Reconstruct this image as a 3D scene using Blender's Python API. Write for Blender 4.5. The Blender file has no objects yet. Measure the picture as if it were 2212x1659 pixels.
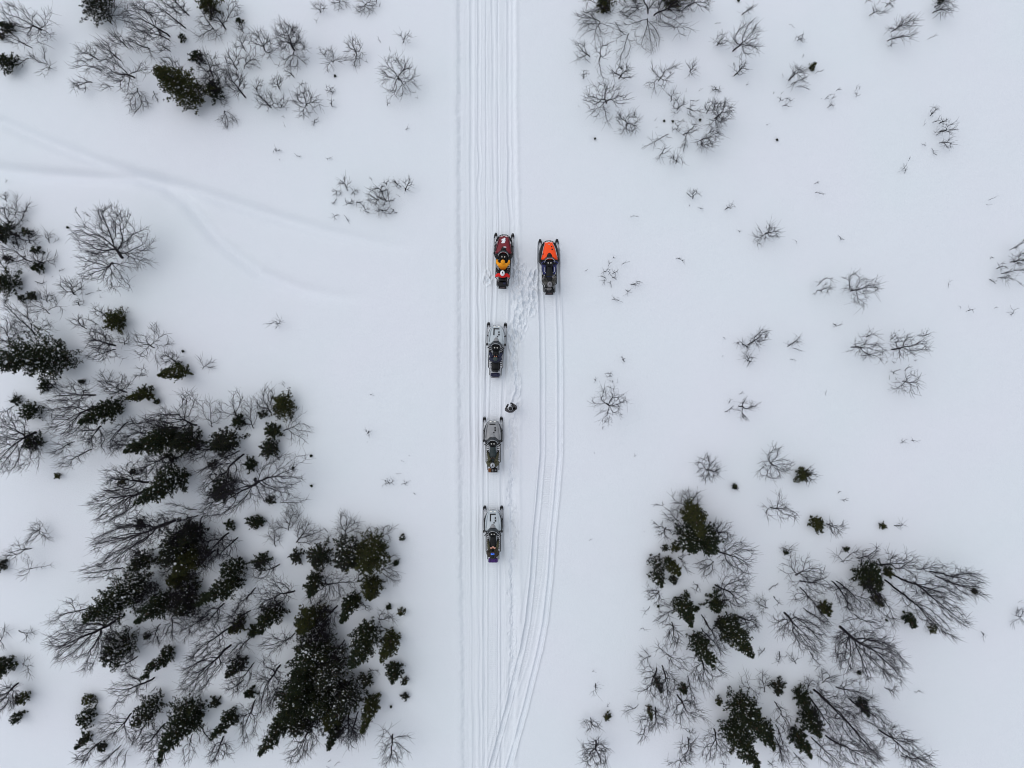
import bpy, math, random
import numpy as np
from mathutils import Vector, Matrix

# ---------------------------------------------------------------- scene, camera, light
S = bpy.context.scene
COL = S.collection
H = 41.0                     # camera height over the snow
PPM = 36.0                   # survey units per metre on the ground
CX, CY = 1106.0, 829.5
cam_d = bpy.data.cameras.new('camera')
cam_d.sensor_width = 36.0
cam_d.lens = 36.0 * H / (2212.0 / PPM)
cam_d.clip_end = 3000
cam = bpy.data.objects.new('camera', cam_d)
COL.objects.link(cam)
cam.location = (0, 0, H)
cam.rotation_euler = (0, 0, 0)
S.camera = cam
SUN_EL, SUN_AZ = math.radians(62), math.radians(-62)    # soft light from the upper left
w = bpy.data.worlds.new('World'); S.world = w; w.use_nodes = True
nt = w.node_tree; bg = nt.nodes['Background']
sky = nt.nodes.new('ShaderNodeTexSky'); sky.sky_type = 'NISHITA'; sky.sun_disc = False
sky.sun_elevation = SUN_EL; sky.sun_rotation = SUN_AZ
sky.air_density = 1.0; sky.dust_density = 1.5; sky.ozone_density = 1.0
hs = nt.nodes.new('ShaderNodeHueSaturation'); hs.inputs['Saturation'].default_value = 0.34
nt.links.new(sky.outputs[0], hs.inputs['Color']); nt.links.new(hs.outputs[0], bg.inputs['Color'])
bg.inputs['Strength'].default_value = 0.14
sd = bpy.data.lights.new('sun', 'SUN'); sd.energy = 0.5; sd.angle = math.radians(100); sd.color = (1, 0.97, 0.93)
so = bpy.data.objects.new('sun', sd); COL.objects.link(so)
dirv = Vector((math.sin(SUN_AZ) * math.cos(SUN_EL), math.cos(SUN_AZ) * math.cos(SUN_EL), math.sin(SUN_EL)))
so.rotation_euler = dirv.to_track_quat('Z', 'Y').to_euler(); so.location = dirv * 60
S.view_settings.view_transform = 'Standard'; S.view_settings.look = 'None'
S.view_settings.gamma = 1.0; S.view_settings.exposure = 0.31
S.cycles.filter_width = 1.0
S.render.resolution_x = 1024; S.render.resolution_y = 768

# ---------------------------------------------------------------- materials
def mat(name, col, rough=0.6, metal=0.0, spec=0.4, noise=0.0, nscale=30.0, coat=0.0, alpha=None, trans=0.0, bump=0.0):
    m = bpy.data.materials.new(name); m.use_nodes = True
    n = m.node_tree.nodes; l = m.node_tree.links
    b = n['Principled BSDF']
    b.inputs['Base Color'].default_value = (*col, 1)
    b.inputs['Roughness'].default_value = rough
    b.inputs['Metallic'].default_value = metal
    b.inputs['Specular IOR Level'].default_value = spec
    b.inputs['Coat Weight'].default_value = coat
    if trans: b.inputs['Transmission Weight'].default_value = trans
    if noise or bump:
        tc = n.new('ShaderNodeTexCoord'); t = n.new('ShaderNodeTexNoise')
        t.inputs['Scale'].default_value = nscale; t.inputs['Detail'].default_value = 4
        l.new(tc.outputs['Object'], t.inputs['Vector'])
        if noise:
            r = n.new('ShaderNodeValToRGB')
            r.color_ramp.elements[0].position = 0.3; r.color_ramp.elements[1].position = 0.72
            r.color_ramp.elements[0].color = (*[c * (1 - noise) for c in col], 1)
            r.color_ramp.elements[1].color = (*[min(1, c * (1 + noise)) for c in col], 1)
            l.new(t.outputs['Fac'], r.inputs['Fac']); l.new(r.outputs['Color'], b.inputs['Base Color'])
        if bump:
            bp = n.new('ShaderNodeBump'); bp.inputs['Strength'].default_value = bump; bp.inputs['Distance'].default_value = 0.02
            l.new(t.outputs['Fac'], bp.inputs['Height']); l.new(bp.outputs['Normal'], b.inputs['Normal'])
    return m

def snow_ground_mat():
    m = bpy.data.materials.new('snow'); m.use_nodes = True
    n = m.node_tree.nodes; l = m.node_tree.links; b = n['Principled BSDF']
    b.inputs['Roughness'].default_value = 0.75; b.inputs['Specular IOR Level'].default_value = 0.25
    tc = n.new('ShaderNodeTexCoord')
    t = n.new('ShaderNodeTexNoise'); t.inputs['Scale'].default_value = 0.12; t.inputs['Detail'].default_value = 3
    l.new(tc.outputs['Object'], t.inputs['Vector'])
    r = n.new('ShaderNodeValToRGB')
    r.color_ramp.elements[0].position = 0.35; r.color_ramp.elements[1].position = 0.65
    r.color_ramp.elements[0].color = (0.716, 0.765, 0.800, 1); r.color_ramp.elements[1].color = (0.732, 0.760, 0.808, 1)
    l.new(t.outputs['Fac'], r.inputs['Fac']); l.new(r.outputs['Color'], b.inputs['Base Color'])
    f = n.new('ShaderNodeTexNoise'); f.inputs['Scale'].default_value = 9; f.inputs['Detail'].default_value = 8; f.inputs['Roughness'].default_value = 0.7
    l.new(tc.outputs['Object'], f.inputs['Vector'])
    bp = n.new('ShaderNodeBump'); bp.inputs['Strength'].default_value = 0.55; bp.inputs['Distance'].default_value = 0.035
    l.new(f.outputs['Fac'], bp.inputs['Height']); l.new(bp.outputs['Normal'], b.inputs['Normal'])
    return m

M = dict(
    ground=snow_ground_mat(),
    bark=mat('birch_bark', (0.020, 0.017, 0.021), 0.85, noise=0.35, nscale=12, spec=0.2),
    twig=mat('twig_bark', (0.019, 0.016, 0.021), 0.85, noise=0.3, nscale=6, spec=0.15),
    pinebark=mat('conifer_bark', (0.10, 0.07, 0.05), 0.9, noise=0.3, nscale=15, spec=0.15),
    needle=mat('needles_dark', (0.016, 0.025, 0.011), 0.75, noise=0.35, nscale=3, spec=0.2),
    needle2=mat('needles_olive', (0.048, 0.052, 0.013), 0.75, noise=0.3, nscale=3, spec=0.2),
    needle3=mat('needles_grey', (0.032, 0.034, 0.030), 0.8, noise=0.3, nscale=3, spec=0.15),
    snowclump=mat('snow_clump', (0.78, 0.80, 0.84), 0.8, spec=0.2),
    black=mat('black_plastic', (0.008, 0.008, 0.009), 0.5, spec=0.25, noise=0.2, nscale=20),
    rubber=mat('black_rubber', (0.014, 0.014, 0.015), 0.8, spec=0.2),
    vinyl=mat('seat_vinyl', (0.009, 0.010, 0.011), 0.6, spec=0.25, noise=0.2, nscale=10, bump=0.2),
    teal=mat('seat_vinyl_teal', (0.014, 0.028, 0.031), 0.5, spec=0.4, noise=0.2, nscale=10, bump=0.2),
    steel=mat('steel', (0.42, 0.43, 0.45), 0.35, metal=0.8, noise=0.2, nscale=8),
    alu=mat('aluminium', (0.55, 0.57, 0.60), 0.42, metal=0.6, noise=0.25, nscale=6),
    silver=mat('silver_paint', (0.43, 0.48, 0.51), 0.4, metal=0.0, coat=0.3, noise=0.05, nscale=3),
    grey=mat('grey_paint', (0.24, 0.245, 0.255), 0.4, metal=0.0, coat=0.4, noise=0.10, nscale=4),
    maroon=mat('maroon_paint', (0.16, 0.002, 0.010), 0.45, coat=0.2, spec=0.3, noise=0.1, nscale=4),
    orange=mat('orange_paint', (0.90, 0.070, 0.004), 0.5, coat=0.1, spec=0.25, noise=0.05, nscale=4),
    blue=mat('blue_panel', (0.006, 0.012, 0.11), 0.45, coat=0.15),
    white=mat('white_plastic', (0.75, 0.76, 0.78), 0.4, coat=0.3),
    glass=mat('tinted_windshield', (0.05, 0.06, 0.07), 0.12, trans=0.55, spec=0.5),
    lamp=mat('lamp_lens', (0.75, 0.75, 0.7), 0.15, coat=0.8),
    red_lens=mat('tail_lens', (0.12, 0.006, 0.006), 0.3, coat=0.5),
    skin=mat('skin', (0.62, 0.33, 0.25), 0.55),
    j_yellow=mat('jacket_yellow', (0.80, 0.31, 0.004), 0.75, noise=0.12, nscale=8, bump=0.5),
    j_red=mat('jacket_red', (0.66, 0.006, 0.003), 0.7, noise=0.12, nscale=8, bump=0.5),
    j_navy=mat('jacket_navy', (0.012, 0.016, 0.040), 0.75, noise=0.3, nscale=8, bump=0.5),
    j_olive=mat('clothing_olive', (0.060, 0.058, 0.030), 0.8, noise=0.3, nscale=9, bump=0.5),
    j_brown=mat('jacket_dark_brown', (0.034, 0.026, 0.018), 0.8, noise=0.35, nscale=9, bump=0.5),
    j_grey=mat('jacket_grey', (0.055, 0.052, 0.056), 0.8, noise=0.4, nscale=9, bump=0.5),
    j_grey2=mat('cloth_mid_grey', (0.17, 0.16, 0.16), 0.8, noise=0.3, nscale=9, bump=0.5),
    j_black=mat('clothing_black', (0.012, 0.012, 0.013), 0.75, noise=0.3, nscale=9, bump=0.5),
    camo=mat('clothing_camouflage', (0.060, 0.057, 0.052), 0.8, noise=0.95, nscale=6, bump=0.4),
    purple=mat('bag_purple', (0.045, 0.008, 0.13), 0.6, noise=0.2, nscale=7, bump=0.4),
    navybag=mat('bag_dark_blue', (0.006, 0.008, 0.04), 0.6, noise=0.4, nscale=7, bump=0.4),
    rust=mat('bag_rust', (0.22, 0.075, 0.015), 0.7, noise=0.3, nscale=7, bump=0.4),
    goggle=mat('goggle_lens_blue', (0.02, 0.16, 0.80), 0.08, metal=0.5, coat=1.0),
    dkgreen=mat('cap_dark_green', (0.035, 0.055, 0.050), 0.8),
    hair=mat('hair', (0.02, 0.013, 0.01), 0.6),
)

# ---------------------------------------------------------------- helpers
def tag(o, label=None, cat=None, group=None, kind=None):
    if label: o['label'] = label
    if cat: o['category'] = cat
    if group: o['group'] = group
    if kind: o['kind'] = kind
    return o
def empty(name, loc, rz=0.0):
    o = bpy.data.objects.new(name, None); COL.objects.link(o)
    o.location = loc; o.rotation_euler = (0, 0, rz); o.empty_display_size = 0.2
    return o
def np_mesh(name, V, faces_by_n, mats, parent=None, smooth=False):
    """V (n,3); faces_by_n list of (F int array (m,k), matindex array or int)"""
    me = bpy.data.meshes.new(name)
    V = np.asarray(V, np.float32)
    me.vertices.add(len(V)); me.vertices.foreach_set('co', V.ravel())
    loops = []; totals = []; mi = []
    for F, m in faces_by_n:
        F = np.asarray(F, np.int32)
        if not len(F): continue
        loops.append(F.ravel()); totals.append(np.full(len(F), F.shape[1], np.int32))
        mi.append(np.full(len(F), m, np.int32) if np.isscalar(m) else np.asarray(m, np.int32))
    L = np.concatenate(loops); T = np.concatenate(totals); MI = np.concatenate(mi)
    st = np.concatenate([[0], np.cumsum(T)[:-1]]).astype(np.int32)
    me.loops.add(len(L)); me.loops.foreach_set('vertex_index', L)
    me.polygons.add(len(T)); me.polygons.foreach_set('loop_start', st); me.polygons.foreach_set('loop_total', T)
    me.polygons.foreach_set('material_index', MI)
    if smooth: me.polygons.foreach_set('use_smooth', np.ones(len(T), bool))
    me.update(calc_edges=True); me.validate()
    for m in mats: me.materials.append(m)
    o = bpy.data.objects.new(name, me); COL.objects.link(o)
    if parent: o.parent = parent
    return o

class MB:
    def __init__(s): s.v = []; s.f = []
    def add(s, vs, fs):
        n = len(s.v); s.v += [tuple(v) for v in vs]; s.f += [tuple(n + i for i in f) for f in fs]; return s
    def box(s, x0, x1, y0, y1, z0, z1, c=0.0):
        """box with chamfered vertical and top edges"""
        if c <= 0:
            vs = [(x, y, z) for z in (z0, z1) for y in (y0, y1) for x in (x0, x1)]
            return s.add(vs, [(0, 2, 3, 1), (4, 5, 7, 6), (0, 1, 5, 4), (2, 6, 7, 3), (0, 4, 6, 2), (1, 3, 7, 5)])
        def ring(i, z):
            a, b, d, e = x0 + i, x1 - i, y0 + i, y1 - i
            return [(a + c, d, z), (b - c, d, z), (b, d + c, z), (b, e - c, z), (b - c, e, z), (a + c, e, z), (a, e - c, z), (a, d + c, z)]
        R = [ring(c * .5, z0), ring(0, z0 + c * .5), ring(0, z1 - c), ring(c, z1)]
        vs = sum(R, [])
        fs = [tuple(range(7, -1, -1)), tuple(range(24, 32))]
        for k in range(3):
            for j in range(8): fs.append((k * 8 + j, k * 8 + (j + 1) % 8, k * 8 + 8 + (j + 1) % 8, k * 8 + 8 + j))
        return s.add(vs, fs)
    def rings(s, R, cap=True, close=True):
        n = len(R[0]); vs = sum([list(r) for r in R], []); fs = []
        for k in range(len(R) - 1):
            for j in range(n if close else n - 1):
                fs.append((k * n + j, k * n + (j + 1) % n, (k + 1) * n + (j + 1) % n, (k + 1) * n + j))
        if cap: fs += [tuple(range(n - 1, -1, -1)), tuple(range((len(R) - 1) * n, len(R) * n))]
        return s.add(vs, fs)
    def tube(s, pts, r, k=8):
        P = [Vector(p) for p in pts]; rr = r if isinstance(r, (list, tuple)) else [r] * len(P)
        R = []; up = Vector((0, 0, 1)); prev = None
        for i, p in enumerate(P):
            d = (P[min(i + 1, len(P) - 1)] - P[max(i - 1, 0)]).normalized()
            if prev is None:
                a = d.cross(up if abs(d.z) < .9 else Vector((1, 0, 0))).normalized()
            else:
                a = (prev - d * prev.dot(d)).normalized()
            prev = a; b = d.cross(a)
            R.append([tuple(p + (a * math.cos(t) + b * math.sin(t)) * rr[i]) for t in [2 * math.pi * q / k for q in range(k)]])
        return s.rings(R)
    def ellipsoid(s, c, r, n=12, m=8):
        R = []
        for i in range(1, m):
            t = math.pi * i / m - math.pi / 2
            R.append([(c[0] + r[0] * math.cos(t) * math.cos(2 * math.pi * j / n), c[1] + r[1] * math.cos(t) * math.sin(2 * math.pi * j / n), c[2] + r[2] * math.sin(t)) for j in range(n)])
        return s.rings(R)
    def build(s, name, m, parent=None, smooth=False, ms=None):
        me = bpy.data.meshes.new(name); me.from_pydata(s.v, [], s.f); me.validate()
        for q in (ms or [m]): me.materials.append(q)
        if smooth:
            me.polygons.foreach_set('use_smooth', [True] * len(me.polygons))
        me.update()
        o = bpy.data.objects.new(name, me); COL.objects.link(o)
        if parent: o.parent = parent
        return o

def g2w(u, v, z=0.0):
    """survey position seen from above at height z -> metres"""
    k = (H - z) / H / PPM
    return ((u - CX) * k, (CY - v) * k)
# ---------------------------------------------------------------- snow ground with real grooves
def vnoise(X, Y, sx, sy, seed, oct=3):
    out = np.zeros_like(X); amp = 1.0; tot = 0
    for o in range(oct):
        rg = np.random.default_rng(seed + o * 17); G = rg.random((257, 257))
        x = X / sx * 2 ** o + 64.3; y = Y / sy * 2 ** o + 41.7
        xi = np.floor(x).astype(int); yi = np.floor(y).astype(int); fx = x - xi; fy = y - yi
        fx = fx * fx * (3 - 2 * fx); fy = fy * fy * (3 - 2 * fy)
        a = G[yi % 257, xi % 257]; b = G[yi % 257, (xi + 1) % 257]; c = G[(yi + 1) % 257, xi % 257]; d = G[(yi + 1) % 257, (xi + 1) % 257]
        out += amp * ((a * (1 - fx) + b * fx) * (1 - fy) + (c * (1 - fx) + d * fx) * fy - 0.5); tot += amp; amp *= 0.5
    return out / tot
def ux(u): return (np.asarray(u, float) - CX) / PPM
def vy(v): return (CY - np.asarray(v, float)) / PPM
def pathx(pts, Y):
    P = sorted([(vy(v), ux(u)) for u, v in pts])
    return np.interp(Y, [p[0] for p in P], [p[1] for p in P])
def smooth01(t): t = np.clip(t, 0, 1); return t * t * (3 - 2 * t)

TR_LEFT = [(990, -40), (990, 415), (991, 830), (996, 1244), (1001, 1700)]
TR_RIGHT = [(1111, -40), (1111, 250), (1115, 420), (1120, 640), (1119, 830), (1117, 1000), (1118, 1200), (1120, 1400), (1112, 1530), (1106, 1700)]
ORANGE = [(1184.6, 516), (1186, 640), (1189, 715), (1190, 830), (1190, 980), (1182, 1080), (1174, 1160), (1169, 1244), (1158, 1344), (1146, 1406), (1130, 1469), (1115, 1531), (1096, 1600), (1078, 1665), (1062, 1720)]
BRANCH = [(1184, 1000), (1172, 1130), (1160, 1244), (1145, 1344), (1128, 1430), (1104, 1500), (1083, 1570), (1066, 1640), (1052, 1710)]
MACHINES = [  # ski-mid u, v ; rear u, v (ground)
    ('maroon', 1089.5, 505.7, 1085.5, 620.6), ('orange', 1184.6, 518.6, 1186.3, 634.4), ('silver', 1073.8, 698.0, 1070.1, 814.5),
    ('greysilver', 1064.9, 901.0, 1065.7, 1018.0), ('silverlast', 1065.5, 1092.3, 1065.8, 1209.0)]
def ground_h(X, Y, fine=True):
    Z = 0.10 * vnoise(X, Y, 14, 14, 3, 2) + 0.035 * vnoise(X, Y, 3.0, 3.0, 8, 2) + .018 * vnoise(X, Y, .8, .6, 11, 3)
    # soft wind-filled old tracks on the left
    for pts, d in (([(-80, 240), (0, 262), (110, 310), (200, 345), (290, 375), (400, 405), (550, 455), (700, 500), (810, 524), (900, 540)], .27),
                   ([(-80, 355), (0, 365), (90, 376), (200, 383), (290, 385), (350, 402), (400, 435), (470, 520), (560, 590), (650, 625), (720, 640), (800, 648)], .27)):
        P = np.array([(ux(u), vy(v)) for u, v in pts]); dm = np.full(X.shape, 9.0); side = np.zeros(X.shape); tt = np.zeros(X.shape)
        msk = (X < P[:, 0].max() + 2) & (Y > P[:, 1].min() - 2) & (Y < P[:, 1].max() + 2)
        xs = X[msk]; ys = Y[msk]; dmm = np.full(xs.shape, 999.0); sd_ = np.ones(xs.shape); t_ = np.zeros(xs.shape)
        for i in range(len(P) - 1):
            a = P[i]; b = P[i + 1] - a; L = np.hypot(*b); t = np.clip(((xs - a[0]) * b[0] + (ys - a[1]) * b[1]) / L ** 2, 0, 1)
            ex = xs - a[0] - t * b[0]; ey = ys - a[1] - t * b[1]; dd = np.hypot(ex, ey); q = dd < dmm
            dmm = np.where(q, dd, dmm); sd_ = np.where(q, np.where(b[0] * ey - b[1] * ex < 0, -1.0, 1.0), sd_); t_ = np.where(q, (i + t) / (len(P) - 1), t_)
        fade = np.clip((1 - t_) * 3.5, 0, 1); s = dmm * sd_
        Z[msk] += d * fade * (-np.exp(-(s / .38) ** 2) + 0.05 * np.exp(-((dmm - 1.1) / .4) ** 2))
    if not fine: return Z
    xl = pathx(TR_LEFT, Y) + 0.16 * vnoise(X * 0, Y, 1, .7, 21, 4); xr = pathx(TR_RIGHT, Y) + 0.09 * vnoise(X * 0, Y, 1, .8, 22, 3)
    inside = smooth01((X - xl) / .30 + .5) * smooth01((xr - X) / .16 + .5)
    Z -= 0.08 * inside
    Z += 0.022 * np.exp(-((X - xl + .30) / .22) ** 2) + .035 * np.exp(-((X - xr - .14) / .12) ** 2)
    Z += 0.028 * vnoise(X, Y, .16, 6.0, 31, 3) * inside          # combed lengthways by many belts
    Z += 0.014 * vnoise(X, Y, .10, .9, 37, 3) * inside + .018 * vnoise(X, Y, .5, 2.2, 38, 2) * inside
    Z += 0.030 * vnoise(X, Y, .25, .22, 33, 3) * 2.0 * (np.exp(-((X - xl) / .22) ** 2) + .6 * np.exp(-((X - xr) / .25) ** 2))
    def groove(cx, hw, dep, berm=.3, wob=0.0, seed=0):
        nonlocal Z
        wob = max(wob, .04) * 2.2
        c = cx + (wob * vnoise(X * 0, Y, 1, 1.6, seed, 3) if wob else 0)
        dd = (X - c) / hw
        dep = dep * 1.05 * (.5 + 1.1 * vnoise(X * 0, Y, 1, 3.0, seed + 5, 2))
        Z -= dep * (1 / (1 + np.abs(dd) ** 4)); Z += dep * berm * (np.exp(-((np.abs(dd) - 1.75) / .5) ** 2))
    yv = lambda v: vy(v)
    for pts, hw, dep, wob in (
            ([(1019, -40), (1019, 800), (1022, 1244), (1026, 1700)], .10, .075, .02), ([(1034, -40), (1036, 1244), (1037, 1700)], .07, .05, .09),
            ([(1050, -40), (1050, 1244), (1049, 1700)], .045, .045, .01), ([(1064, -40), (1067, 415), (1066, 500)], .07, .05, .05),
            ([(1076, -40), (1076, 300), (1079, 500)], .05, .055, .04), ([(1097, -40), (1100, 415), (1106, 560), (1104, 700)], .08, .075, .06),
             
            ([(1076, 1215), (1077, 1480), (1073, 1600), (1060, 1700)], .05, .06, .01), ([(1089, 1215), (1090, 1500), (1070, 1640)], .045, .04, .01)):
        vs = [p[1] for p in pts]; k = smooth01((yv(min(vs)) - Y) / .6 + 1) * smooth01((Y - yv(max(vs))) / .6 + 1)
        groove(pathx(pts, Y), hw, dep * k, .3, wob, int(pts[0][0]))
    # machine tracks
    def machine_track(pts, v0, dep=.07, ski=.52, belt=.26, v1=9999):
        nonlocal Z
        c = pathx(pts, Y); k = smooth01((vy(v0) - Y) / .3 + .5)
        k = k * smooth01((Y - vy(v1)) / 1.2 + .5)
        D = X - c - .02 * vnoise(X * 0, Y, 1, 1.3, int(v0), 3)
        k = k * (.8 + .5 * vnoise(X * 0, Y, 1, 2.2, int(v0) + 3, 2))
        for s in (-1, 1):
            dd = (D - s * ski) / .085
            Z -= k * dep * 1.15 / (1 + np.abs(dd) ** 6)
            Z += k * dep * .25 * np.exp(-((np.abs(dd) - 1.9) / .5) ** 2)
        dd = D / (belt + .03)
        Z -= k * dep * .55 / (1 + np.abs(dd) ** 10)
        lug = 0.012 * np.cos(2 * math.pi * Y / .13) / (1 + np.abs(dd) ** 14)
        Z += k * lug * smooth01(vnoise(X, Y, .8, 1.2, 55, 2) * 3 + .8)
        Z -= k * .012 * np.exp(-((np.abs(D) - belt - .01) / .03) ** 2)
    machine_track(ORANGE, 524, .095)
    Z -= .05 * smooth01((vy(530) - Y) / .3) * (np.abs(X - pathx(ORANGE, Y)) < .66) * 1.0
    cO = pathx(ORANGE, Y) + .62 + .05 * vnoise(X * 0, Y, 1, .35, 71, 3)
    Z += .05 * smooth01((vy(530) - Y) / .3) * np.exp(-((X - cO - .10) / .07) ** 2)
    Z -= .03 * smooth01((vy(530) - Y) / .3) * np.exp(-((X - cO) / .05) ** 2)
    machine_track(BRANCH, 1010, .018)
    machine_track([(1089.5, 500), (1085.5, 625), (1082, 700), (1077, 830), (1074, 900), (1070, 1100), (1066, 1700)], 509, .05, v1=760)
    machine_track([(1073.8, 698), (1070.1, 815), (1067, 900), (1065, 1700)], 701, .055, v1=930)
    machine_track([(1064.9, 900), (1065.7, 1020), (1065.5, 1100), (1065, 1700)], 904, .05)
    # trampled snow: a walked line down the right edge, and between the two leading machines
    rg = np.random.default_rng(5); pits = []
    tramp = [(1122, 575, 12, 14), (1128, 600, 16, 18), (1135, 640, 22, 26), (1148, 610, 16, 22), (1150, 650, 20, 26), (1158, 590, 6, 14), (1128, 690, 14, 28), (1118, 720, 12, 24), (1055, 600, 10, 18)]
    for cu, cv, su, sv in tramp:
        for _ in range(int(su * sv / 26)): pits.append((rg.normal(cu, su * .5), rg.normal(cv, sv * .5), rg.uniform(.8, 1.3)))
    v = 560.0
    while v < 880:
        pits.append((1112 + rg.normal(0, 4) + 4 * math.sin(v / 31), v, 1.25)); v += rg.uniform(6, 11)
    v = 895.0
    while v < 1480:
        for q in range(1): pits.append((1105 + rg.normal(0, 5) + 3 * math.sin(v / 43), v, .65))
        v += rg.uniform(6, 12)
    for u, v_, s in pits:
        px = float(ux(u)); py = float(vy(v_)); m = (np.abs(X - px) < .5) & (np.abs(Y - py) < .6)
        if not m.any(): continue
        a = rg.uniform(-.5, .5); dx = X[m] - px; dy = Y[m] - py
        ex = (dx * math.cos(a) + dy * math.sin(a)) / (.085 * s); ey = (-dx * math.sin(a) + dy * math.cos(a)) / (.17 * s)
        r = np.sqrt(ex ** 2 + ey ** 2)
        Z[m] += (-.06 / (1 + r ** 4) + .03 * np.exp(-((r - 1.6) / .45) ** 2)) * s
    zone = np.zeros_like(X)
    for cu, cv, su, sv in tramp: zone = np.maximum(zone, np.exp(-((X - ux(cu)) / (su * 1.1 / PPM)) ** 2 - ((Y - vy(cv)) / (sv * 1.2 / PPM)) ** 2))
    cw = pathx([(1112, 560), (1110, 700), (1110, 880), (1105, 1100), (1106, 1300), (1104, 1480)], Y)
    zone = np.maximum(zone, 1.15 * np.exp(-((X - cw) / .30) ** 2) * smooth01((vy(560) - Y) / .5) * smooth01((Y - vy(1480)) / 1.5))
    kk = smooth01((vy(900) - Y) / .8) * smooth01((Y - vy(1560)) / 2)
    cg = pathx([(1105, 880), (1106, 1100), (1108, 1300), (1106, 1400), (1098, 1580)], Y) + .10 * vnoise(X * 0, Y, 1, 1.0, 88, 3)
    Z -= kk * .085 / (1 + np.abs((X - cg) / .11) ** 3.5)
    Z += kk * .03 * np.exp(-((X - cg - .22) / .07) ** 2)
    Z += zone * (.14 * vnoise(X, Y, .28, .34, 91, 3))
    return Z

WELLS = []          # (x, y, radius, depth), filled by the planting tables before the ground is made
def build_ground():
    a = np.arange(-3.5, 3.22, .02); l = np.arange(-32, -3.5, .16); r = np.arange(3.22, 32, .16)
    far = 32 + np.geomspace(.5, 1400, 26)
    xs = np.concatenate([-far[::-1], l, a, r, far]); ys = np.concatenate([-(far[::-1] - 8), np.arange(-24, 24, .045), far - 8])
    X, Y = np.meshgrid(xs, ys)
    Z = ground_h(X, Y, False)
    m = (xs > -3.6) & (xs < 3.3)
    Z[:, m] = ground_h(X[:, m], Y[:, m], True)
    for (x, y, rad, dep) in WELLS:
        i0, i1 = np.searchsorted(xs, [x - 3 * rad, x + 3 * rad]); j0, j1 = np.searchsorted(ys, [y - 3 * rad, y + 3 * rad])
        if i1 > i0 and j1 > j0:
            r2 = ((X[j0:j1, i0:i1] - x) ** 2 + (Y[j0:j1, i0:i1] - y) ** 2) / rad ** 2
            Z[j0:j1, i0:i1] -= dep * np.exp(-r2)
    ny, nx = X.shape; idx = np.arange(nx * ny).reshape(ny, nx)
    F = np.stack([idx[:-1, :-1], idx[:-1, 1:], idx[1:, 1:], idx[1:, :-1]], -1).reshape(-1, 4)
    o = np_mesh('snow_ground', np.stack([X, Y, Z], -1).reshape(-1, 3), [(F, 0)], [M['ground']], smooth=True)
    tag(o, kind='structure')
    return o
# ---------------------------------------------------------------- snowmobiles
HOOD = [(1.43, .20, .50, .38), (1.38, .29, .60, .33), (1.22, .39, .72, .30), (1.00, .455, .82, .28), (.80, .49, .90, .28), (.60, .50, .96, .28), (.40, .51, 1.00, .30), (.30, .50, 1.00, .32)]
def hood_at(x, y, P=4.2):
    ys = [s[0] for s in HOOD][::-1]
    hw, zt, zb = (float(np.interp(y, ys, [s[i] for s in HOOD][::-1])) for i in (1, 2, 3))
    t = min(.985, abs(x) / hw)
    return zb + (zt - zb) * (1 - t ** P) ** (1 / P)
def section(y, hw, zt, zb, n=20, P=4.2):
    R = []
    for i in range(n + 1):
        a = math.pi * i / n; c = math.cos(a); s_ = math.sin(a)
        R.append((hw * math.copysign(abs(c) ** (2 / P), c), y, zb + (zt - zb) * abs(s_) ** (2 / P)))
    return R
def decal(x0, x1, y0, y1, t=.012):
    mb = MB(); n = 3
    top = [[(x, y, hood_at(x, y) + t + .012) for x in (x0, (x0 + x1) / 2, x1)] for y in (y0, (y0 + y1) / 2, y1)]
    bot = [[(x, y, z - t - .01) for x, y, z in r] for r in top]
    vs = sum(top, []) + sum(bot, []); fs = []
    for j in range(2):
        for i in range(2):
            a = j * 3 + i; fs += [(a, a + 1, a + 4, a + 3), (9 + a + 3, 9 + a + 4, 9 + a + 1, 9 + a)]
    for a, b in ((0, 1), (1, 2), (2, 5), (5, 8), (8, 7), (7, 6), (6, 3), (3, 0)): fs.append((b, a, a + 9, b + 9))
    return mb.add(vs, fs)

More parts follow.
